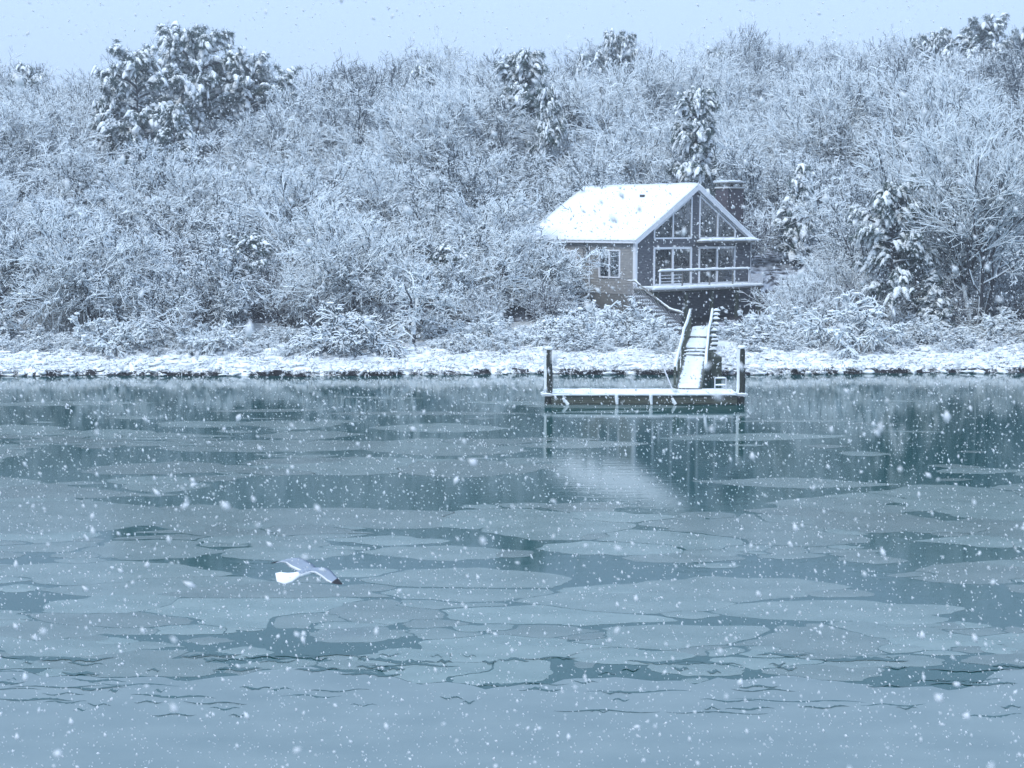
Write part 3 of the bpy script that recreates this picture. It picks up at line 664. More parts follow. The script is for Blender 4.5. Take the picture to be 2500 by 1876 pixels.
def build_shrubs():
    heavy = [make_shrub("shrub", 300 + i, H=1.15 + .18 * i, stems=38, cap=.058, tw=.012, droop=-.22, wide=1.2, n2=8, n3=6, pads=40, dn=.2) for i in range(4)]
    thin = [make_shrub("undergrowth_shrub", 320 + i, H=2.2 + .3 * i, stems=34, cap=.022, tw=.012, droop=.02, bark='twig_thin', wide=.6) for i in range(3)]
    used = set(); r = random.Random(9)
    def put(p, x, y, s, label, c, group, sz=1.0):
        f = id(p) not in used; used.add(id(p)); place(p, f, x, y, gz(x, y) - .05, s, r.uniform(0, 6.28), label, c, group, sz)
    def wh(x, y):
        n_ = int(np.searchsorted([190, 700, 1000, 1330, 1840, 2130], x / y * F + CX))
        return ("at the left edge", "below the skyline pine clump", "left of the lone kinked tree", "left of the cottage", "around the cottage", "right of the cottage", "toward the right edge")[n_]
    def free(x, y, m=0):
        lx, ly = hl(x, y)
        if -.7 - m < lx < 10 and -3.4 < ly < 9.3: return False
        if abs(x - (7.05 + (y - 58.5) * .155)) < 1.15 and y < 76.5: return False
        return True
    # those one can point at
    for px, py, s, lab in ((840, 870, 1.25, "rounded bush bowed under thick snow, tallest on the bank left of the dock"), (275, 870, 1.2, "pointed mound of snow covered bush near the left end of the bank"),
                           (1425, 830, 1.25, "large snowy bush below the cottage's shingled side wall"), (1530, 830, 1.05, "snowy bush under the foot of the handrail left of the walkway"), (1370, 800, 1.2, "snowy bush behind the left dock piling"), (1775, 800, .8, "small white bush under the deck, right of the walkway top"),
                           (1815, 815, .75, "small snow heaped bush in front of the dark space under the deck"), (1880, 815, .95, "snowy bush at the right end of the deck's dark underside"), (2060, 815, 1.4, "arching snow bowed bush on the bank right of the dock"), (520, 860, 1.0, "spiky snow covered bush beside a dark stem on the left bank")):
        Y = {840: 72.3, 275: 72.3, 1425: 77.4, 1530: 76.2, 1370: 75, 1775: 75.6, 1815: 74.6, 1880: 75.6, 2060: 74, 520: 72.4}[px]; x = (px - CX) / F * Y
        put(r.choice(heavy), x, Y, s, lab, "bush", None)
    n = 0
    for row, (t, spc, s0) in enumerate(((3.3, 2.1, .42), (4.2, 1.35, .6), (5.0, 1.7, .82), (6.6, 2.4, 1.0))):
        x = -28.5
        while x < 29.5:
            xx = x + r.uniform(-.5, .5); y = float(shore_y(xx)) + t + r.uniform(-.6, .6)
            s = s0 * r.uniform(.65, 1.15)
            if abs(xx / y * F + CX - 1005) < 45 and y < 74.5: x += spc; continue
            if free(xx, y) and abs(xx) < .36 * y + 1.5 and not (.168 * y > xx > .118 * y and y > 74.5):
                put(r.choice(heavy), xx, y, s, ("knee high snow buried bush near the waterline,", "low snow buried bush at the bank's foot,", "snow covered bush midway up the bank,", "snow topped bush at the wood's edge,")[row] + " " + wh(xx, y),
                    "bush", "snow covered bushes along the bank, " + ("water side", "front row", "middle row", "back row")[row] + " " + wh(xx, y), .9); n += 1
            x += spc * r.uniform(.8, 1.3)
    m = 0
    for t, spc, s0 in ((7.5, 2.3, .8), (10, 2.6, .95), (13.5, 3.2, 1.0), (18, 3.8, 1.1), (23, 4.2, 1.2)):
        x = -.36 * (69 + t) - 1
        while x < .36 * (69 + t) + 1:
            xx = x + r.uniform(-.7, .7); y = float(shore_y(xx)) + t + r.uniform(-1, 1)
            if abs(xx / y * F + CX - 1000) < 75 and y < 79: x += spc; continue
            if free(xx, y, .5) and not (y < 88 and .185 * y > xx > .03 * y):
                put(r.choice(thin), xx, y, s0 * r.uniform(.75, 1.2), "grey thicket of fine snow dusted stems, " + wh(xx, y), "bush", "thin undergrowth bushes, " + wh(xx, y)); m += 1
            x += spc * r.uniform(.8, 1.25)
    print("SHRUBS", n, m)
build_shrubs()

def build_marsh():
    """salt grass bent under snow along the bank, and the dark ragged tufts at the waterline"""
    r = np.random.RandomState(8)
    n = 1900; x = r.uniform(-28, 29, n); t = r.uniform(.1, 4.2, n) ** 1.0; y = shore_y(x) + t
    ok = ~((np.abs(x - (7.05 + (y - 58.5) * .155)) < .75)); x, y = x[ok], y[ok]; n = len(x)
    k = 5; X = np.repeat(x, k) + r.normal(0, .1, n * k); Y = np.repeat(y, k) + r.normal(0, .1, n * k); Z = ground(X, Y) - .03
    az = r.uniform(0, 2 * math.pi, n * k); ln = r.uniform(.25, .5, n * k); base = np.stack([X, Y, Z], 1)
    d = norm(np.stack([np.cos(az) * .9, np.sin(az) * .9, r.uniform(.4, 1.5, n * k)], 1))
    P, Rd = grow(r, base, d, ln, 2, .1, -.5, np.full(n * k, .013), .6)
    V, Fc, mi = prisms(*segs(P, Rd), .048, down=.25)
    tag(link("marsh_grass", mesh_np("marsh_grass", V, Fc, [M['snow'], M['straw']], mi)), "matted marsh grass bent under snow along the whole bank", "grass", kind="stuff")
    n = 1500; x = np.sort(r.uniform(-28, 29, n)); cl = fbm(x * .8, x * 0, 5); ok = r.rand(n) < np.clip((cl - .38) * 5, .15, 1); x = x[ok]; n = len(x)
    k = 14; X = np.repeat(x, k) + r.normal(0, .06, n * k); Y = shore_y(X) + r.uniform(-.02, .2, n * k); Z = np.clip(ground(X, Y), .0, .3)
    d = norm(np.stack([r.normal(0, .8, n * k), -r.uniform(.0, .9, n * k), r.uniform(-.2, 1.1, n * k)], 1))
    P, Rd = grow(r, np.stack([X, Y, Z], 1), d, r.uniform(.12, .34, n * k), 2, .15, -.45, np.full(n * k, .011), .5)
    V, Fc, mi = prisms(*segs(P, Rd), .004)
    tag(link("bank_edge_grass", mesh_np("bank_edge_grass", V, Fc, [M['peat'], M['peat']])), "dark ragged grass roots hanging at the waterline", "grass", kind="stuff")
    n = 620; x = r.uniform(-28, 29, n); t = np.where(np.arange(n) < 90, r.uniform(-.12, .4, n), r.uniform(.25, 3.8, n)); y = shore_y(x) + t
    ok = ~((np.abs(x - (7.05 + (y - 58.5) * .155)) < .9)); x, y = x[ok], y[ok]; n = len(x)
    V, Fc = blobs(r, np.stack([x, y, np.maximum(ground(x, y), .04) + .02], 1), np.stack([r.uniform(.10, .4, n), r.uniform(.1, .22, n), r.uniform(.04, .12, n)], 1), lump=.3)
    tag(link("snow_hummocks", mesh_np("snow_hummocks", V, Fc, [M['snow']], None, True)), "small snow hummocks over the marsh grass", "snow", kind="stuff")
build_marsh()

# ------------------------------------------------------------------ cottage
W, L = 9.52, 9.0; EZ, RZ, FZ = 6.2, 9.15, 3.62; SL = (RZ - EZ) / (W / 2)
def roof_z(x): return RZ - SL * abs(x - W / 2)
def cottage():
    H = tag(empty("cottage", (AX, AY, 0), ARZ), "grey shingled waterside cottage with glazed gable under a snow covered roof", "house")
    # windows: (x0, x1, z0, top(x))
    gl = lambda x: roof_z(x) - .36
    ops = [(1.41, 4.38, FZ + .05, 5.75, None), (5.06, 8.07, FZ + .05, 5.75, None), (1.41, 4.38, 6.25, None, gl), (5.06, 8.07, 6.25, None, gl)]
    b = MB(); z = .6; ch = .145
    def course(b, axis, a0, a1, z, h, off):
        if a1 - a0 < .03: return
        if axis == 0: v = [(a0, off - .008, z + h), (a1, off - .008, z + h), (a1, off - .045, z), (a0, off - .045, z), (a0, off + .12, z + h), (a1, off + .12, z + h), (a1, off + .12, z), (a0, off + .12, z)]
        else: v = [(off - .008, a1, z + h), (off - .008, a0, z + h), (off - .026, a0, z), (off - .026, a1, z), (off + .12, a1, z + h), (off + .12, a0, z + h), (off + .12, a0, z), (off + .12, a1, z)]
        b.add(v, [(0, 3, 2, 1), (4, 5, 6, 7), (0, 4, 7, 3), (1, 2, 6, 5), (0, 1, 5, 4), (3, 7, 6, 2)])
    low = MB()
    while z < RZ - .1:
        h = min(ch, RZ - .02 - z); m_ = z + h
        lo, hi = 0.0, W
        if m_ > EZ: lo = (m_ - EZ) / SL; hi = W - lo
        cuts = []
        for x0, x1, z0, zt, fn in ops:
            if zt is not None:
                if z + h / 2 > z0 and z + h / 2 < zt: cuts.append((x0, x1))
            elif z + h / 2 > z0:
                c0, c1 = x0, x1
                while c0 < x1 and fn(c0) < z + h / 2: c0 += .04
                while c1 > x0 and fn(c1) < z + h / 2: c1 -= .04
                if c1 - c0 > .05: cuts.append((c0, c1))
        cur = lo
        for c0, c1 in sorted(cuts): course(b if z > FZ - .2 else low, 0, cur, c0, z, h - .002, 0); cur = c1
        course(b if z > FZ - .2 else low, 0, cur, hi, z, h - .002, 0)
        z += ch
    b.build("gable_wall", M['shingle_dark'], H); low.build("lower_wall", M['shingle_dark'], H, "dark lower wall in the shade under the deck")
    b = MB(); z = 3.25
    wins = [(1.16, 2.75, 4.15, 5.62), (4.62, 5.6, 4.55, 5.55)]
    while z < EZ - .05:
        h = min(ch, EZ - .02 - z); cur = .13
        for y0, y1, z0, z1 in wins:
            if z0 < z + h / 2 < z1: course(b, 1, cur, y0, z, h - .002, 0); cur = y1
        course(b, 1, cur, L, z, h - .002, 0); z += ch
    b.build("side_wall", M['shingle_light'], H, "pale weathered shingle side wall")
    b = MB(); b.box((0.0, .14, .8), (.14, L, 3.247)); b.build("foundation", M['wood'], H, "board skirt below the side wall")
    b = MB(); b.box((.13, L - .15, 1), (W - .15, L, EZ)); b.box((W - .14, .13, .6), (W, L, EZ))
    b.add([(0, L, EZ), (W, L, EZ), (W / 2, L, RZ), (0, L - .14, EZ), (W, L - .14, EZ), (W / 2, L - .14, RZ)], [(0, 1, 2), (5, 4, 3), (0, 3, 4, 1), (1, 4, 5, 2), (2, 5, 3, 0)])
    b.build("rear_wall", M['shingle_light'], H)
    b = MB(); b.box((.13, .13, FZ - .25), (W - .145, L - .16, FZ)); b.box((.2, 4.2, FZ + .002), (W - .2, 4.3, 6.15)); b.box((2.2, 4.2, 6.15), (W - 2.2, 4.3, 7.4)); b.build("interior_wall", M['interior'], H)
    # roof: two slopes with overhang
    o, e, th = .20, .22, .08
    def slope(sgn, t0, t1, ov, name, m, lump=0, y0=-o, y1=L + .09, step=None, lip=0):
        b = MB(); nx, ny = (14, 20) if lump else (1, 1); vs = []; rr = np.random.RandomState(3)
        x_out = -ov if sgn < 0 else W + ov
        for top in (1, 0):
            for j in range(ny + 1):
                for i in range(nx + 1):
                    x = W / 2 + (x_out - W / 2) * i / nx; y = y0 + (y1 - y0) * j / ny; ed = i == nx or j in (0, ny)
                    z = roof_z(x) + (t1 if top else t0)
                    if top and lump: z += lump * (rr.rand() - .5) - (lip if ed else 0)
                    vs.append((x, y, z))
        n1 = (nx + 1); m1 = n1 * (ny + 1)
        fs = [(j * n1 + i, j * n1 + i + 1, (j + 1) * n1 + i + 1, (j + 1) * n1 + i) for j in range(ny) for i in range(nx)]
        fs += [tuple(v + m1 for v in f[::-1]) for f in fs]
        ring = [i for i in range(nx)] + [j * n1 + nx for j in range(ny)] + [ny * n1 + i for i in range(nx, 0, -1)] + [j * n1 for j in range(ny, 0, -1)]
        fs += [(ring[k], ring[k] + m1, ring[(k + 1) % len(ring)] + m1, ring[(k + 1) % len(ring)]) for k in range(len(ring))]
        if sgn < 0: fs = [f[::-1] for f in fs]
        b.add(vs, fs, bool(lump)); return b.build(name, m, H)
    for s_ in (-1, 1):
        rf = slope(s_, .0, th, e, "roof", M['roofing']); sn = slope(s_, th + .003, th + .14, e + .03, "roof_snow", M['snow'], .03, -o - .03, L + .12, lip=.04)
    # rake boards and eave board
    for s_ in (-1, 1):
        b = MB(); x_out = -e if s_ < 0 else W + e
        p = [(W / 2, roof_z(W / 2) + th), (x_out, roof_z(x_out) + th), (x_out, roof_z(x_out) - .16), (W / 2, roof_z(W / 2) - .20)]
        b.add([(x, -o - .035, z) for x, z in p] + [(x, -o + .0, z) for x, z in p], [(0, 1, 2, 3), (7, 6, 5, 4), (0, 4, 5, 1), (1, 5, 6, 2), (2, 6, 7, 3), (3, 7, 4, 0)])
        b.build("rake_board", M['trim'], H)
        b = MB(); x_in = .05 if s_ < 0 else W - .05
        q = [(W / 2, roof_z(W / 2) - .01), (x_in, roof_z(x_in) - .01), (x_in, roof_z(x_in) - .2), (W / 2, roof_z(W / 2) - .24)]
        b.add([(x, -.08, z) for x, z in q] + [(x, -.048, z) for x, z in q], [(0, 1, 2, 3), (7, 6, 5, 4), (0, 4, 5, 1), (1, 5, 6, 2), (2, 6, 7, 3), (3, 7, 4, 0)])
        b.build("frieze_board", M['trim'], H)
    b = MB(); b.box((-e - .03, -o, roof_z(-e) - .04), (-e - .003, L + .09, roof_z(-e) + th - .01)); b.build("eave_board", M['trim'], H)
    for x, y in ((0, 0), (W, 0)):
        b = MB(); b.box((x - .05, y - .075, 3.22), (x + .09 - (.1 if x else 0), y - .047, roof_z(x) - .02))
        if not x: b.box((-.075, -.05, 3.22), (-.047, .11, EZ - .02))
        b.build("corner_board", M['trim'], H)
    b = MB(); b.tube([(-.08, 3.5, 5.85), (-.08, 3.5, 3.0)], .045); b.build("downpipe", M['trim'], H)
    # glazing
    def frame(name, polys, panes, y=-.075, d=.11, fw=.09, horiz=False):
        """polys = outer outline (x,z); bars as beams; panes = list of outlines"""
        f = MB()
        def P(x, z): return (x, y + d / 2, z) if not horiz else (y + d / 2, x, z)
        for a, c in polys: f.beam(P(*a), P(*c), d if abs(a[1] - c[1]) < 1e-6 else fw, fw if abs(a[1] - c[1]) < 1e-6 else d)
        fo = f.build(name, M['trim'], H)
        for pn in panes:
            g = MB(); n = len(pn)
            g.add([P(x, z) if not horiz else P(x, z) for x, z in pn] + [((x, y + d / 2 + .012, z) if not horiz else (y + d / 2 + .012, x, z)) for x, z in pn],
                  [tuple(range(n)), tuple(range(n, 2 * n))[::-1]] + [(i, (i + 1) % n, n + (i + 1) % n, n + i) for i in range(n)])
            g.build("pane", M['glass'], fo)
        return fo
    for x0, x1 in ((1.41, 4.38), (5.06, 8.07)):
        z0, z1 = FZ + .06, 5.74; xm = (x0 + x1) / 2
        fo = frame("sliding_door", [((x0 - .02, z1), (x1 + .02, z1)), ((x0 - .02, z0 + .04), (x1 + .02, z0 + .04)), ((x0, z0), (x0, z1)), ((x1, z0), (x1, z1)), ((xm, z0), (xm, z1))],
              [[(x0, z0), (xm, z0), (xm, z1), (x0, z1)], [(xm, z0), (x1, z0), (x1, z1), (xm, z1)]], fw=.12)
        # upper glazing under the rake
        z0 = 6.28; t = lambda x: roof_z(x) - .34
        fo = frame("gable_window", [((x0 - .02, z0), (x1 + .02, z0)), ((x0, z0), (x0, t(x0))), ((x1, z0), (x1, t(x1))), ((xm, z0), (xm, t(xm) - .02)), ((x0, t(x0)), (x1, t(x1)))],
              [[(x0, z0), (xm, z0), (xm, t(xm)), (x0, t(x0))], [(xm, z0), (x1, z0), (x1, t(x1)), (xm, t(xm))]])
    b = MB()
    for k in range(24): b.box((5.1, .12, 3.8 + k * .08), (6.5, .15, 3.82 + k * .08 + .02))
    b.build("blind", M['blind'], H)
    for y0, y1, z0, z1 in wins:
        ym = (y0 + y1) / 2
        ln = [((y0 - .02, z1), (y1 + .02, z1)), ((y0 - .02, z0), (y1 + .02, z0)), ((y0, z0), (y0, z1)), ((y1, z0), (y1, z1)), ((ym, z0), (ym, z1))]
        frame("window", ln, [[(y0, z0), (ym, z0), (ym, z1), (y0, z1)], [(ym, z0), (y1, z0), (y1, z1), (ym, z1)]], horiz=True, fw=.08)
    # ledge with snow over the right half
    b = MB(); b.box((4.75, -.55, 6.02), (9.75, -.07, 6.12)); lg = b.build("ledge", M['wood'], H)
    b = MB(); b.snow([(4.72, -.33, 6.12), (9.8, -.33, 6.12)], .5, .17, .3, .4, 4); b.build("snow", M['snow'], lg)
    # roof vent
    b = MB(); b.box((3.45, 2.75, roof_z(3.5) + .1), (3.52, 3.1, roof_z(3.5) + .36)); b.build("roof_vent", M['roofing'], H)
    # chimney
    c = MB(); c.box((8.55, .95, .8), (9.95, 1.9, 9.10)); ch_ = c.build("chimney", M['brick'], H)
    c = MB(); c.box((8.48, .88, 9.103), (10.02, 1.97, 9.16)); c.box((8.6, 1.0, 9.16), (8.75, 1.15, 9.42)); c.box((9.75, 1.0, 9.16), (9.9, 1.15, 9.42)); c.box((8.6, 1.7, 9.16), (8.75, 1.85, 9.42)); c.box((9.75, 1.7, 9.16), (9.9, 1.85, 9.42))
    c.box((8.46, .86, 9.422), (10.04, 1.99, 9.48)); c.build("chimney_cap", M['wood'], ch_)
    c = MB(); c.slab((8.5, .9), (10.0, 1.95), 9.16, .09, seed=2); c.slab((8.44, .84), (10.06, 2.01), 9.482, .13, seed=3); c.build("snow", M['snow'], ch_)
    # deck with joists and posts
    DX0, DX1, DY = -.25, 8.9, -1.5
    D = MB(); D.box((DX0, DY, FZ - .09), (DX1, -.04, FZ - .03)); dk = D.build("deck", M['wood'], H)
    d = MB(); d.box((DX0, DY - .04, FZ - .17), (DX1, DY - .003, FZ - .02)); d.build("fascia_board", M['wood'], dk)
    d = MB()
    for k in range(12): d.box((DX0 + .1 + k * .8, DY + .02, FZ - .28), (DX0 + .15 + k * .8, -.05, FZ - .093))
    d.build("joist", M['wet_wood'], dk)
    for x in (.3, 2.6, 4.7, 6.8, 8.7):
        d = MB(); d.box((x - .08, DY + .08, gz(*hw(x, DY)) - .4), (x + .08, DY + .24, FZ - .285)); d.build("post", M['wet_wood'], dk)
    d = MB(); d.slab((DX0 + .02, DY - .02), (DX1, -.12), FZ - .028, .12, seed=6); d.snow([(DX0, DY, FZ - .06), (DX1, DY, FZ - .06)], .16, .17, .2, .3, 6); d.build("snow", M['snow'], dk)
    # railing
    Rr = MB(); zt = FZ + .92; x0, x1 = .35, 7.75
    Rr.box((x0, DY - .02, zt - .06), (x1, DY + .1, zt)); rl = Rr.build("railing", M['wood'], H)
    for x in (.4, 2.15, 4.35, 6.3, 7.7):
        p = MB(); p.box((x - .035, DY + .0, FZ), (x + .035, DY + .07, zt - .062)); p.build("post", M['trim'] if x in (.4, 7.7) else M['wood'], rl)
    for k in range(4):
        z = FZ + .17 + k * .17; p = MB(); p.box((x0, DY + .02, z), (2.2 if k else 7.7, DY + .045, z + .035)); p.build("rail", M['trim'], rl)
    p = MB(); p.snow([(x0 - .05, DY + .04, zt), (x1 + .05, DY + .04, zt)], .17, .13, .15, .3, 5); p.build("snow", M['snow'], rl)
    for k in range(11):
        x = 7.83 + k * .1; p = MB(); p.box((x, DY, FZ), (x + .035, DY + .03, FZ + .62)); p.build("baluster", M['trim'], rl)
    # the stair going down from the left end of the deck, towards the water
    st = MB(); sx0, sx1 = -.95, .05; top = 3.15
    st.box((sx0, -.95, top - .07), (sx1 + .3, -.05, top)); sr = st.build("stair", M['wood'], H)
    N = 9; run = .31; rise = .17
    for k in range(N):
        y = -.95 - k * run; z = top - (k + 1) * rise
        t_ = MB(); t_.box((sx0 + .04, y - run, z - .045), (sx1, y, z)); t_.build("tread", M['wood'], sr)
    t_ = MB()
    for k in range(N):
        y = -.95 - k * run; z = top - (k + 1) * rise; t_.snow([(sx0 + .08, y - run * .5, z), (sx1 - .04, y - run * .5, z)], run * .9, .1, .2, .3, k)
    t_.snow([(sx0, -.5, top), (sx1 + .3, -.5, top)], .8, .12, .2, .3, 99); t_.build("snow", M['snow'], sr)
    bz = top - N * rise; by = -.95 - N * run
    hr = MB(); hp = [(sx0, -.35, 4.02), (sx0, -.95, 4.02), (sx0, by + .3, bz + 1.05), (sx0 + .0, by - .7, bz + .85)]
    for a, c in zip(hp, hp[1:]): hr.beam(a, c, .09, .06)
    h_ = hr.build("handrail", M['wood'], sr)
    hp2 = [(sx0, -.35, 4.05), (sx0, -.95, 4.04), (sx0, -1.9, 3.45), (sx0, by + .3, bz + 1.07), (sx0, by - .7, bz + .88)]
    s2 = MB(); s2.snow(hp2, .09, .08, .15, .4, 8); s2.build("snow", M['snow'], sr)
    la = MB()   # lattice below the handrail
    def under(y): return np.interp(-y, [.35, .95, -by - .3, -by + .7], [3.9, 3.9, bz + .95, bz + .78])
    for sgn in (1, -1):
        for k in range(-10, 36):
            y0_ = -.35 - k * .17; pts = []
            for q in range(0, 30):
                z = .9 + q * .11; y = y0_ - sgn * (z - 2.2)
                if -.35 >= y >= by - .65 and z < under(y): pts.append((y, z))
            if len(pts) > 1: la.beam((sx0 - .03 + sgn * .008, pts[0][0], pts[0][1]), (sx0 - .03 + sgn * .008, pts[-1][0], pts[-1][1]), .028, .014)
    lo_ = la.build("lattice_panel", M['lattice'], H)
    return H
cottage()

# ------------------------------------------------------------------ dock, pilings, walkway
DY0, DY1 = 57.4, 59.0     # near and far edge of the float
xl, xr = (1349 - CX) / F * DY0, (1802 - CX) / F * DY0
def dock():
    H = tag(empty("floating_dock", ((xl + xr) / 2, DY0, 0)), "low wooden float covered in a thick roll of snow between two pilings", "dock")
    hwid = (xr - xl) / 2
    b = MB(); b.box((-hwid, .0, .34), (hwid, DY1 - DY0, .40)); b.build("decking", M['wood'], H)
    for z0, z1, m in ((.20, .337, 'mossy'), (.05, .185, 'mossy'), (-.15, .035, 'wet_wood')):
        b = MB(); b.box((-hwid + .03, -.02 + (z0 < 0) * .03, z0), (hwid - .03, .03, z1)); b.build("fascia_board", M[m], H)
    for s_ in (-1, 1):
        b = MB(); b.box((s_ * hwid - .03, .0, .05), (s_ * hwid + .03, DY1 - DY0, .337)); b.build("end_board", M['wet_wood'], H)
    b = MB(); b.box((-hwid + .2, .1, -.2), (hwid - .2, DY1 - DY0 - .05, .335)); b.build("float_box", M['wet_wood'], H)
    b = MB(); b.slab((-hwid - .02, -.07), (hwid + .02, DY1 - DY0), .402, .09, seed=12)
    b.snow([(-hwid, .02, .38), (hwid, .02, .38)], .24, .12, .2, .35, 12); b.build("snow", M['snow'], H)
    for x0 in (835, 1145):
        x = (1280 + x0 / 3.687 - CX) / F * DY0 - (xl + xr) / 2
        b = MB(); b.tube([(x, -.07, .40), (x + .01, -.09, .2), (x + .03, -.08, .02)], [.075, .07, .05], 8, wob=.2); b.build("fender", M['snow'], H, "snow plastered fender hanging on the dock face")
    for (xa, ya), (xb, yb) in (((345, 1005), (395, 1065)), ((1330, 1005), (1360, 1060))):
        P = [at(1280 + a / 3.687, 700 + c / 3.687, DY0 - .12) - H.location for a, c in ((xa, ya), (xb, yb))]
        b = MB(); b.tube(P, [.055, .07], 8, wob=.25); b.build("rope_fender", M['snow'], H, "slanting snow covered fender")
    # arms that hold the float to the pilings
    for s_ in (-1, 1):
        b = MB(); b.box((s_ * hwid - (.42 if s_ < 0 else .05), .02, .33), (s_ * hwid + (.05 if s_ < 0 else .42), .12, .40)); b.box((s_ * hwid - (.42 if s_ < 0 else .05), .48, .33), (s_ * hwid + (.05 if s_ < 0 else .42), .58, .40))
        a = b.build("bracket", M['metal'], H)
        b = MB()
        for yy in (.07, .53): b.snow([(s_ * (hwid + .0), yy, .40), (s_ * (hwid + .45), yy, .40)], .13, .07, .1, .3, 3)
        b.build("snow", M['snow'], a)
dock()
def piling(px, top_py, label, spike):
    x = (px - CX) / F * (DY0 + .3); zt = at(px, top_py, DY0 + .3).z
    H = tag(empty("piling", (x, DY0 + .3, 0)), label, "piling")
    b = MB(); n = 12; pts = [(0.0 + .012 * math.sin(i), 0, -1.5 + (zt + 1.5) * i / n) for i in range(n + 1)]
    b.tube(pts, [.16 - .02 * i / n for i in range(n + 1)], 14, wob=.1); b.build("post", M['piling'], H)
    b = MB(); b.tube([(0, 0, zt - .002), (0, 0, zt + .05), (-.01, 0, zt + .11), (0, 0, zt + .13)], [.165, .185, .13, .03], 14, wob=.1); b.build("snow_cap", M['snow'], H)
    # snow blown onto the left side
    b = MB(); vs = []; m = 26; rr = random.Random(px)
    for i in range(m + 1):
        z = .42 + (zt - .44) * i / m
        for k in range(6):
            t = R(150 + k * 17); bulge = .145 + .035 * math.sin(math.pi * k / 5) * (.6 + .8 * rr.random()) + (.012 if 0 < k < 5 else -.01)
            vs.append((math.cos(t) * bulge, math.sin(t) * bulge, z))
    b.add(vs, [(i * 6 + k, i * 6 + k + 1, (i + 1) * 6 + k + 1, (i + 1) * 6 + k) for i in range(m) for k in range(5)], True); b.build("blown_snow", M['snow'], H)
    if spike:
        b = MB(); b.tube([(.0, 0, zt + .08), (.0, 0, zt + .36)], .014, 6); b.build("spike", M['metal'], H)
piling(1280 + 222 / 3.687, 700 + 566 / 3.687, "dark snow sided piling at the dock's left end, with a thin spike on top", True)
piling(1280 + 1965 / 3.687, 700 + 556 / 3.687, "dark mossy piling with a flat snow cap at the dock's right end", False)

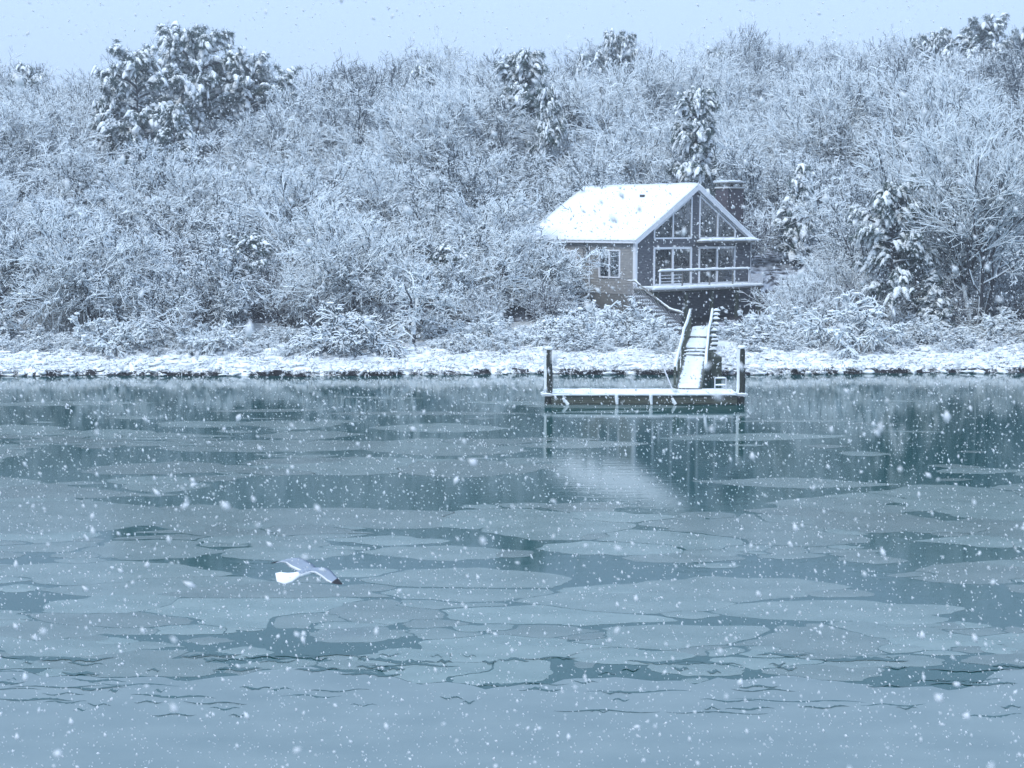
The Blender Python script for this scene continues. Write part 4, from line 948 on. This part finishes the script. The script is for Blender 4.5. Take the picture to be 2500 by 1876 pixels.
def walkway():
    H = tag(empty("walkway", (7.05, 58.5, 0)), "wooden gangway and steps with snowy handrails leading from the dock up to the cottage", "walkway")
    O = Vector((7.05, 58.5, 0))
    def c(y): # centre line x at world y
        return 7.05 + (y - 58.5) * .155
    def quad(y0, z0, y1, z1, wd, th=.06, z_off=0):
        b = MB(); a = Vector((c(y0), y0, z0)) - O; d = Vector((c(y1), y1, z1)) - O
        b.beam(a, d, wd, th); return b
    quad(58.4, .52, 66, 1.02, .95, .08).build("ramp", M['wood'], H)
    b = MB()
    for s_ in (-1, 1): b.beam(Vector((c(58.4) + s_ * .5, 58.4, .48)) - O, Vector((c(66) + s_ * .5, 66, .98)) - O, .06, .2)
    b.build("ramp_beam", M['wet_wood'], H)
    for k in range(3):
        y = 66.05 + k * .33; z = 1.06 + .13 * k
        b = MB(); b.box((c(y) - .5 - O.x, y - O.y, z - .04), (c(y) + .5 - O.x, y + .24 - O.y, z)); b.build("tread", M['wood'], H)
    quad(67.1, 1.40, 71.6, 1.46, .95).build("landing", M['wood'], H); quad(71.75, 1.58, 75.6, 1.76, .9).build("landing", M['wood'], H)
    # boards of the frame below
    b = MB()
    for y0, z0, y1, z1 in ((67.1, 1.30, 71.6, 1.36), (71.75, 1.48, 75.6, 1.66)):
        for s_ in (-1, 1): b.beam(Vector((c(y0) + s_ * .5, y0, z0)) - O, Vector((c(y1) + s_ * .5, y1, z1)) - O, .06, .22)
    b.build("side_beam", M['wet_wood'], H)
    # snow on it
    b = MB(); 
    for k in range(7):
        ya, yb = 58.35 + k * 1.1, 58.35 + k * 1.1 + 1.0; za, zb = .562 + (ya - 58.35) * .0654, .562 + (yb - 58.35) * .0654
        b.snow([Vector((c(ya), ya, za)) - O, Vector((c(yb), yb, zb + .02)) - O], .93 - .05 * (k % 2), .09, .25, .2, k)
    for k in range(3):
        y = 66.17 + k * .33; z = 1.06 + .13 * k; b.snow([(c(y) - .5 - O.x, y - O.y, z), (c(y) + .5 - O.x, y - O.y, z)], .24, .08, .2, .3, k)
    b.snow([Vector((c(y), y, z)) - O for y, z in ((67.1, 1.43), (71.6, 1.49))], .93, .1, .3, .2, 3)
    b.snow([Vector((c(y), y, z)) - O for y, z in ((71.75, 1.61), (75.6, 1.79))], .88, .1, .3, .2, 4)
    b.build("snow", M['snow'], H)
    # posts and handrails
    def rail(s_, nodes, off):
        P = [Vector((c(y) + s_ * off, y, z)) - O for y, z in nodes]
        b = MB()
        for a, d in zip(P, P[1:]): b.beam(a, d, .05, .07)
        r_ = b.build("handrail", M['wood'], H)
        b = MB(); b.snow([p + Vector((0, 0, .035)) for p in P], .13, .11, .15, .45, 5 + s_); b.build("snow", M['snow'], r_)
    rail(-1, ((58.6, 1.35), (61.5, 1.62), (66.0, 2.0), (67.1, 2.22), (71.6, 2.3), (73, 2.42), (75.6, 2.62)), .56)
    rail(1, ((62.0, .95), (63.0, 1.45), (66.0, 1.95), (67.1, 2.22), (71.6, 2.32), (73, 2.44), (75.6, 2.66)), .58)
    for y, zb, zt in ((58.6, .4, 1.36), (62.2, .7, 1.66), (66.0, -.6, 2.0), (67.1, -.5, 2.21), (69.4, .2, 2.25), (71.6, .5, 2.3), (73.6, .7, 2.46), (75.5, 1.0, 2.6)):
        for s_ in (-1, 1):
            if s_ > 0 and y < 63: continue
            b = MB(); b.box((c(y) + s_ * .56 - .05 - O.x, y - .05 - O.y, zb), (c(y) + s_ * .56 + .05 - O.x, y + .05 - O.y, zt)); b.build("post", M['wet_wood'], H)
    for y, z in ((67.1, 1.3), (67.3, 1.9), (69.4, 1.35), (69.4, 2.0), (71.6, 1.4), (72.6, 2.1), (73.6, 2.3), (74.5, 2.45), (75.5, 2.6)):
        b = MB(); b.beam((c(y) + .5 - O.x, y - O.y, z), (c(y) + .95 - O.x, y - O.y, z), .08, .08); k = b.build("crossbeam", M['wet_wood'], H)
        b = MB(); b.snow([(c(y) + .62 - O.x, y - O.y, z + .04), (c(y) + .98 - O.x, y - O.y, z + .04)], .2, .13, .1, .3, 7); b.build("snow", M['snow'], k)
    # dark cribbing boards right of the ramp
    for k in range(5):
        b = MB(); y = 66.6; b.box((c(y) + .62 - O.x, y + .1 * k - O.y, -.4), (c(y) + .74 - O.x + .0, y + .1 * k + .06 - O.y, 1.25)); b.build("crib_post", M['wet_wood'], H)
    b = MB(); b.box((c(66.9) + .66 - O.x, 66.5 - O.y, -.3), (c(66.9) + 1.15 - O.x, 69.5 - O.y, 1.05)); b.build("crib_wall", M['wet_wood'], H)
    # end leg post at the float
    b = MB(); b.beam((-.62, .1, .42), (-.5, 6.5, 1.1), .05, .05); b.build("brace", M['metal'], H)
walkway()
def ladder():
    p = at(1280 + 1765 / 3.687, 953, DY0 + .9)
    H = tag(empty("dock_ladder", (p.x, DY0 + .9, .40)), "small snow rimmed metal ladder hoop standing on the dock by its right piling", "ladder")
    for s_ in (-1, 1):
        b = MB(); b.tube([(s_ * .22, 0, -.0), (s_ * .22, 0, .55)], .025, 8); b.build("upright", M['metal'], H)
    for z in (.27, .55):
        b = MB(); b.tube([(-.22, 0, z), (.22, 0, z)], .022, 8); rg = b.build("rung", M['metal'], H)
        b = MB(); b.snow([(-.23, 0, z + .01), (.23, 0, z + .01)], .06, .05, .08, .3, 2); b.build("snow", M['snow'], rg)
ladder()

# ------------------------------------------------------------------ gull in flight, seen from behind
def gull():
    Yg = 24.0
    O = at(752, 1398, Yg)
    def p(px, py, dy=0): return at(px, py, Yg + dy) - O
    V = []; Fc = []; mi = []
    def loft(rings, mats_):
        b = len(V); n = len(rings[0])
        for r_ in rings: V.extend(r_)
        for i in range(len(rings) - 1):
            for k in range(n): Fc.append((b + i * n + k, b + i * n + (k + 1) % n, b + (i + 1) * n + (k + 1) % n, b + (i + 1) * n + k)); mi.append(mats_(i, k))
        Fc.append(tuple(range(b, b + n))[::-1]); mi.append(mats_(0, 0)); Fc.append(tuple(range(b + (len(rings) - 1) * n, b + len(rings) * n))); mi.append(mats_(len(rings) - 2, 0))
    # body axis: from the tail fan (near, lower left) to the head (far, right)
    ax = [(674, 1410, -.26), (690, 1412, -.22), (708, 1411, -.15), (728, 1404, -.06), (748, 1397, .04), (766, 1393, .14), (780, 1393, .22), (788, 1394, .28), (793, 1395, .33), (797, 1396, .38)]
    wd = [.09, .135, .10, .062, .068, .062, .045, .036, .030, .006]; ht = [.010, .018, .035, .055, .066, .058, .042, .036, .028, .006]
    rings = []
    for i, (a, wx, hz) in enumerate(zip(ax, wd, ht)):
        c = p(*a); d = (p(*ax[min(i + 1, 9)]) - p(*ax[max(i - 1, 0)])).normalized(); s_ = d.cross(Vector((0, -.25, 1))).normalized(); u = s_.cross(d).normalized()
        if i < 3: s_, u = (s_ + Vector((0, 0, -.55))).normalized(), u
        rings.append([c + s_ * math.cos(2 * math.pi * k / 12) * wx + u * math.sin(2 * math.pi * k / 12) * hz for k in range(12)])
    loft(rings, lambda i, k: 3 if i == 8 else (0 if (1 <= k <= 4 and 3 <= i <= 5) else 1))
    # wings: (leading edge point, trailing edge point) from root to tip
    def wing(st):
        rings = []
        for (l, t, th) in st:
            a, b_ = p(*l), p(*t); m = [a, a.lerp(b_, .3), a.lerp(b_, .7), a.lerp(b_, .82), b_]
            up = Vector((0, 0, th)); rings.append([m[0], m[1] + up, m[2] + up * .8, m[3] + up * .3, m[4], m[3] - up * .1, m[2] - up * .4, m[1] - up * .6])
        n = len(st)
        # smooth along the span
        def f(i, k):
            if i >= n - 3: return 2
            if k in (3,): return 1
            if k in (4, 5, 6, 7): return 1
            return 0
        loft(rings, f)
    wing([((775, 1388, .13), (742, 1400, -.02), .03), ((762, 1377, .16), (722, 1392, .0), .024), ((744, 1366, .17), (706, 1385, .03), .018), ((728, 1362, .16), (694, 1375, .03), .014),
          ((706, 1364, .12), (684, 1373, .0), .010), ((692, 1368, .06), (672, 1375, -.05), .007), ((676, 1371, .0), (664, 1376, -.08), .004), ((663, 1374, -.04), (660, 1376, -.09), .002)])
    wing([((768, 1388, .13), (728, 1398, -.04), .03), ((786, 1386, .16), (750, 1397, .0), .024), ((797, 1387, .17), (766, 1399, .02), .02), ((808, 1393, .16), (780, 1407, .02), .016),
          ((818, 1404, .13), (796, 1419, .0), .011), ((825, 1412, .08), (808, 1424, -.03), .008), ((831, 1420, .04), (822, 1427, -.06), .005), ((836, 1425, .0), (834, 1428, -.06), .002)])
    me = bpy.data.meshes.new("gull"); me.from_pydata([tuple(v) for v in V], [], Fc)
    for k in ('gull_grey', 'gull_white', 'gull_black', 'gull_bill'): me.materials.append(M[k])
    me.polygons.foreach_set("material_index", mi); me.polygons.foreach_set("use_smooth", [True] * len(Fc)); me.update()
    o = link("gull", me, loc=O); tag(o, "grey winged gull with white tail and black wingtips flying low over the ice", "bird")
gull()

# ------------------------------------------------------------------ falling snow
def flakes():
    fm = bpy.data.materials.new("snowflake"); fm.use_nodes = True; t = fm.node_tree; t.nodes.clear()
    o_ = t.nodes.new("ShaderNodeOutputMaterial"); d1 = t.nodes.new("ShaderNodeBsdfDiffuse"); d2 = t.nodes.new("ShaderNodeBsdfTranslucent"); ms = t.nodes.new("ShaderNodeMixShader")
    for d_ in (d1, d2): d_.inputs[0].default_value = (.95, .96, .97, 1)
    t.links.new(d1.outputs[0], ms.inputs[1]); t.links.new(d2.outputs[0], ms.inputs[2]); t.links.new(ms.outputs[0], o_.inputs[0])
    r = np.random.RandomState(77)
    def cloud(n, d0, d1, s0, s1):
        d = (r.uniform(0, 1, n) * (d1 ** 3 - d0 ** 3) + d0 ** 3) ** (1 / 3); a = r.uniform(-.44, .44, n); e = r.uniform(-.42, .24, n)
        C = np.stack([d * a, d, CAMH + d * e], 1); C = C[(C[:, 2] > .1) & ((C[:, 2] - CAMH < .1 * C[:, 1]) | (r.rand(len(C)) < .3))]; n = len(C)
        s = np.exp(r.uniform(math.log(s0), math.log(s1), n))[:, None]
        return C, s
    parts = [cloud(24000, 3.5, 15, .0025, .0068), cloud(620, 1.3, 4.5, .003, .006), cloud(150, 1.8, 4.5, .006, .0095), cloud(45000, 14, 46, .008, .018)]
    C = np.concatenate([c for c, s in parts]); s = np.concatenate([s for c, s in parts]); n = len(C)
    a = norm(np.array([.45, .1, -1.0]) + r.normal(0, .55, (n, 3))); u = norm(np.cross(a, r.normal(0, 1, (n, 3)))); v = np.cross(a, u)
    j = lambda: r.uniform(.55, 1.15, (n, 1))
    V = np.stack([C + a * s * 2.0 * j(), C - a * s * 1.9 * j(), C + u * s * j(), C - u * s * j(), C + v * s * j(), C - v * s * j()], 1).reshape(-1, 3)
    f = np.array([(0, 2, 4), (0, 4, 3), (0, 3, 5), (0, 5, 2), (1, 4, 2), (1, 3, 4), (1, 5, 3), (1, 2, 5)])
    Fc = (np.arange(n)[:, None, None] * 6 + f[None]).reshape(-1, 3)
    tag(link("falling_snow", mesh_np("falling_snow", V, Fc, [fm], None, True)), "snowflakes falling everywhere between the viewer and the far bank", "snow", kind="stuff")
flakes()

# ------------------------------------------------------------------ haze of falling snow
def haze(density):
    b = MB(); b.box((-160, -12, -1.2), (160, 260, 36))
    m = bpy.data.materials.new("haze"); m.use_nodes = True; t = m.node_tree; t.nodes.clear()
    o = t.nodes.new("ShaderNodeOutputMaterial"); v = t.nodes.new("ShaderNodeVolumePrincipled")
    v.inputs['Color'].default_value = (.90, .95, 1, 1); v.inputs['Density'].default_value = density; v.inputs['Anisotropy'].default_value = .2
    t.links.new(v.outputs[0], o.inputs['Volume'])
    tag(b.build("haze", m), "thin haze of snowfall between the viewer and the hill", kind="stuff")
haze(.0013)
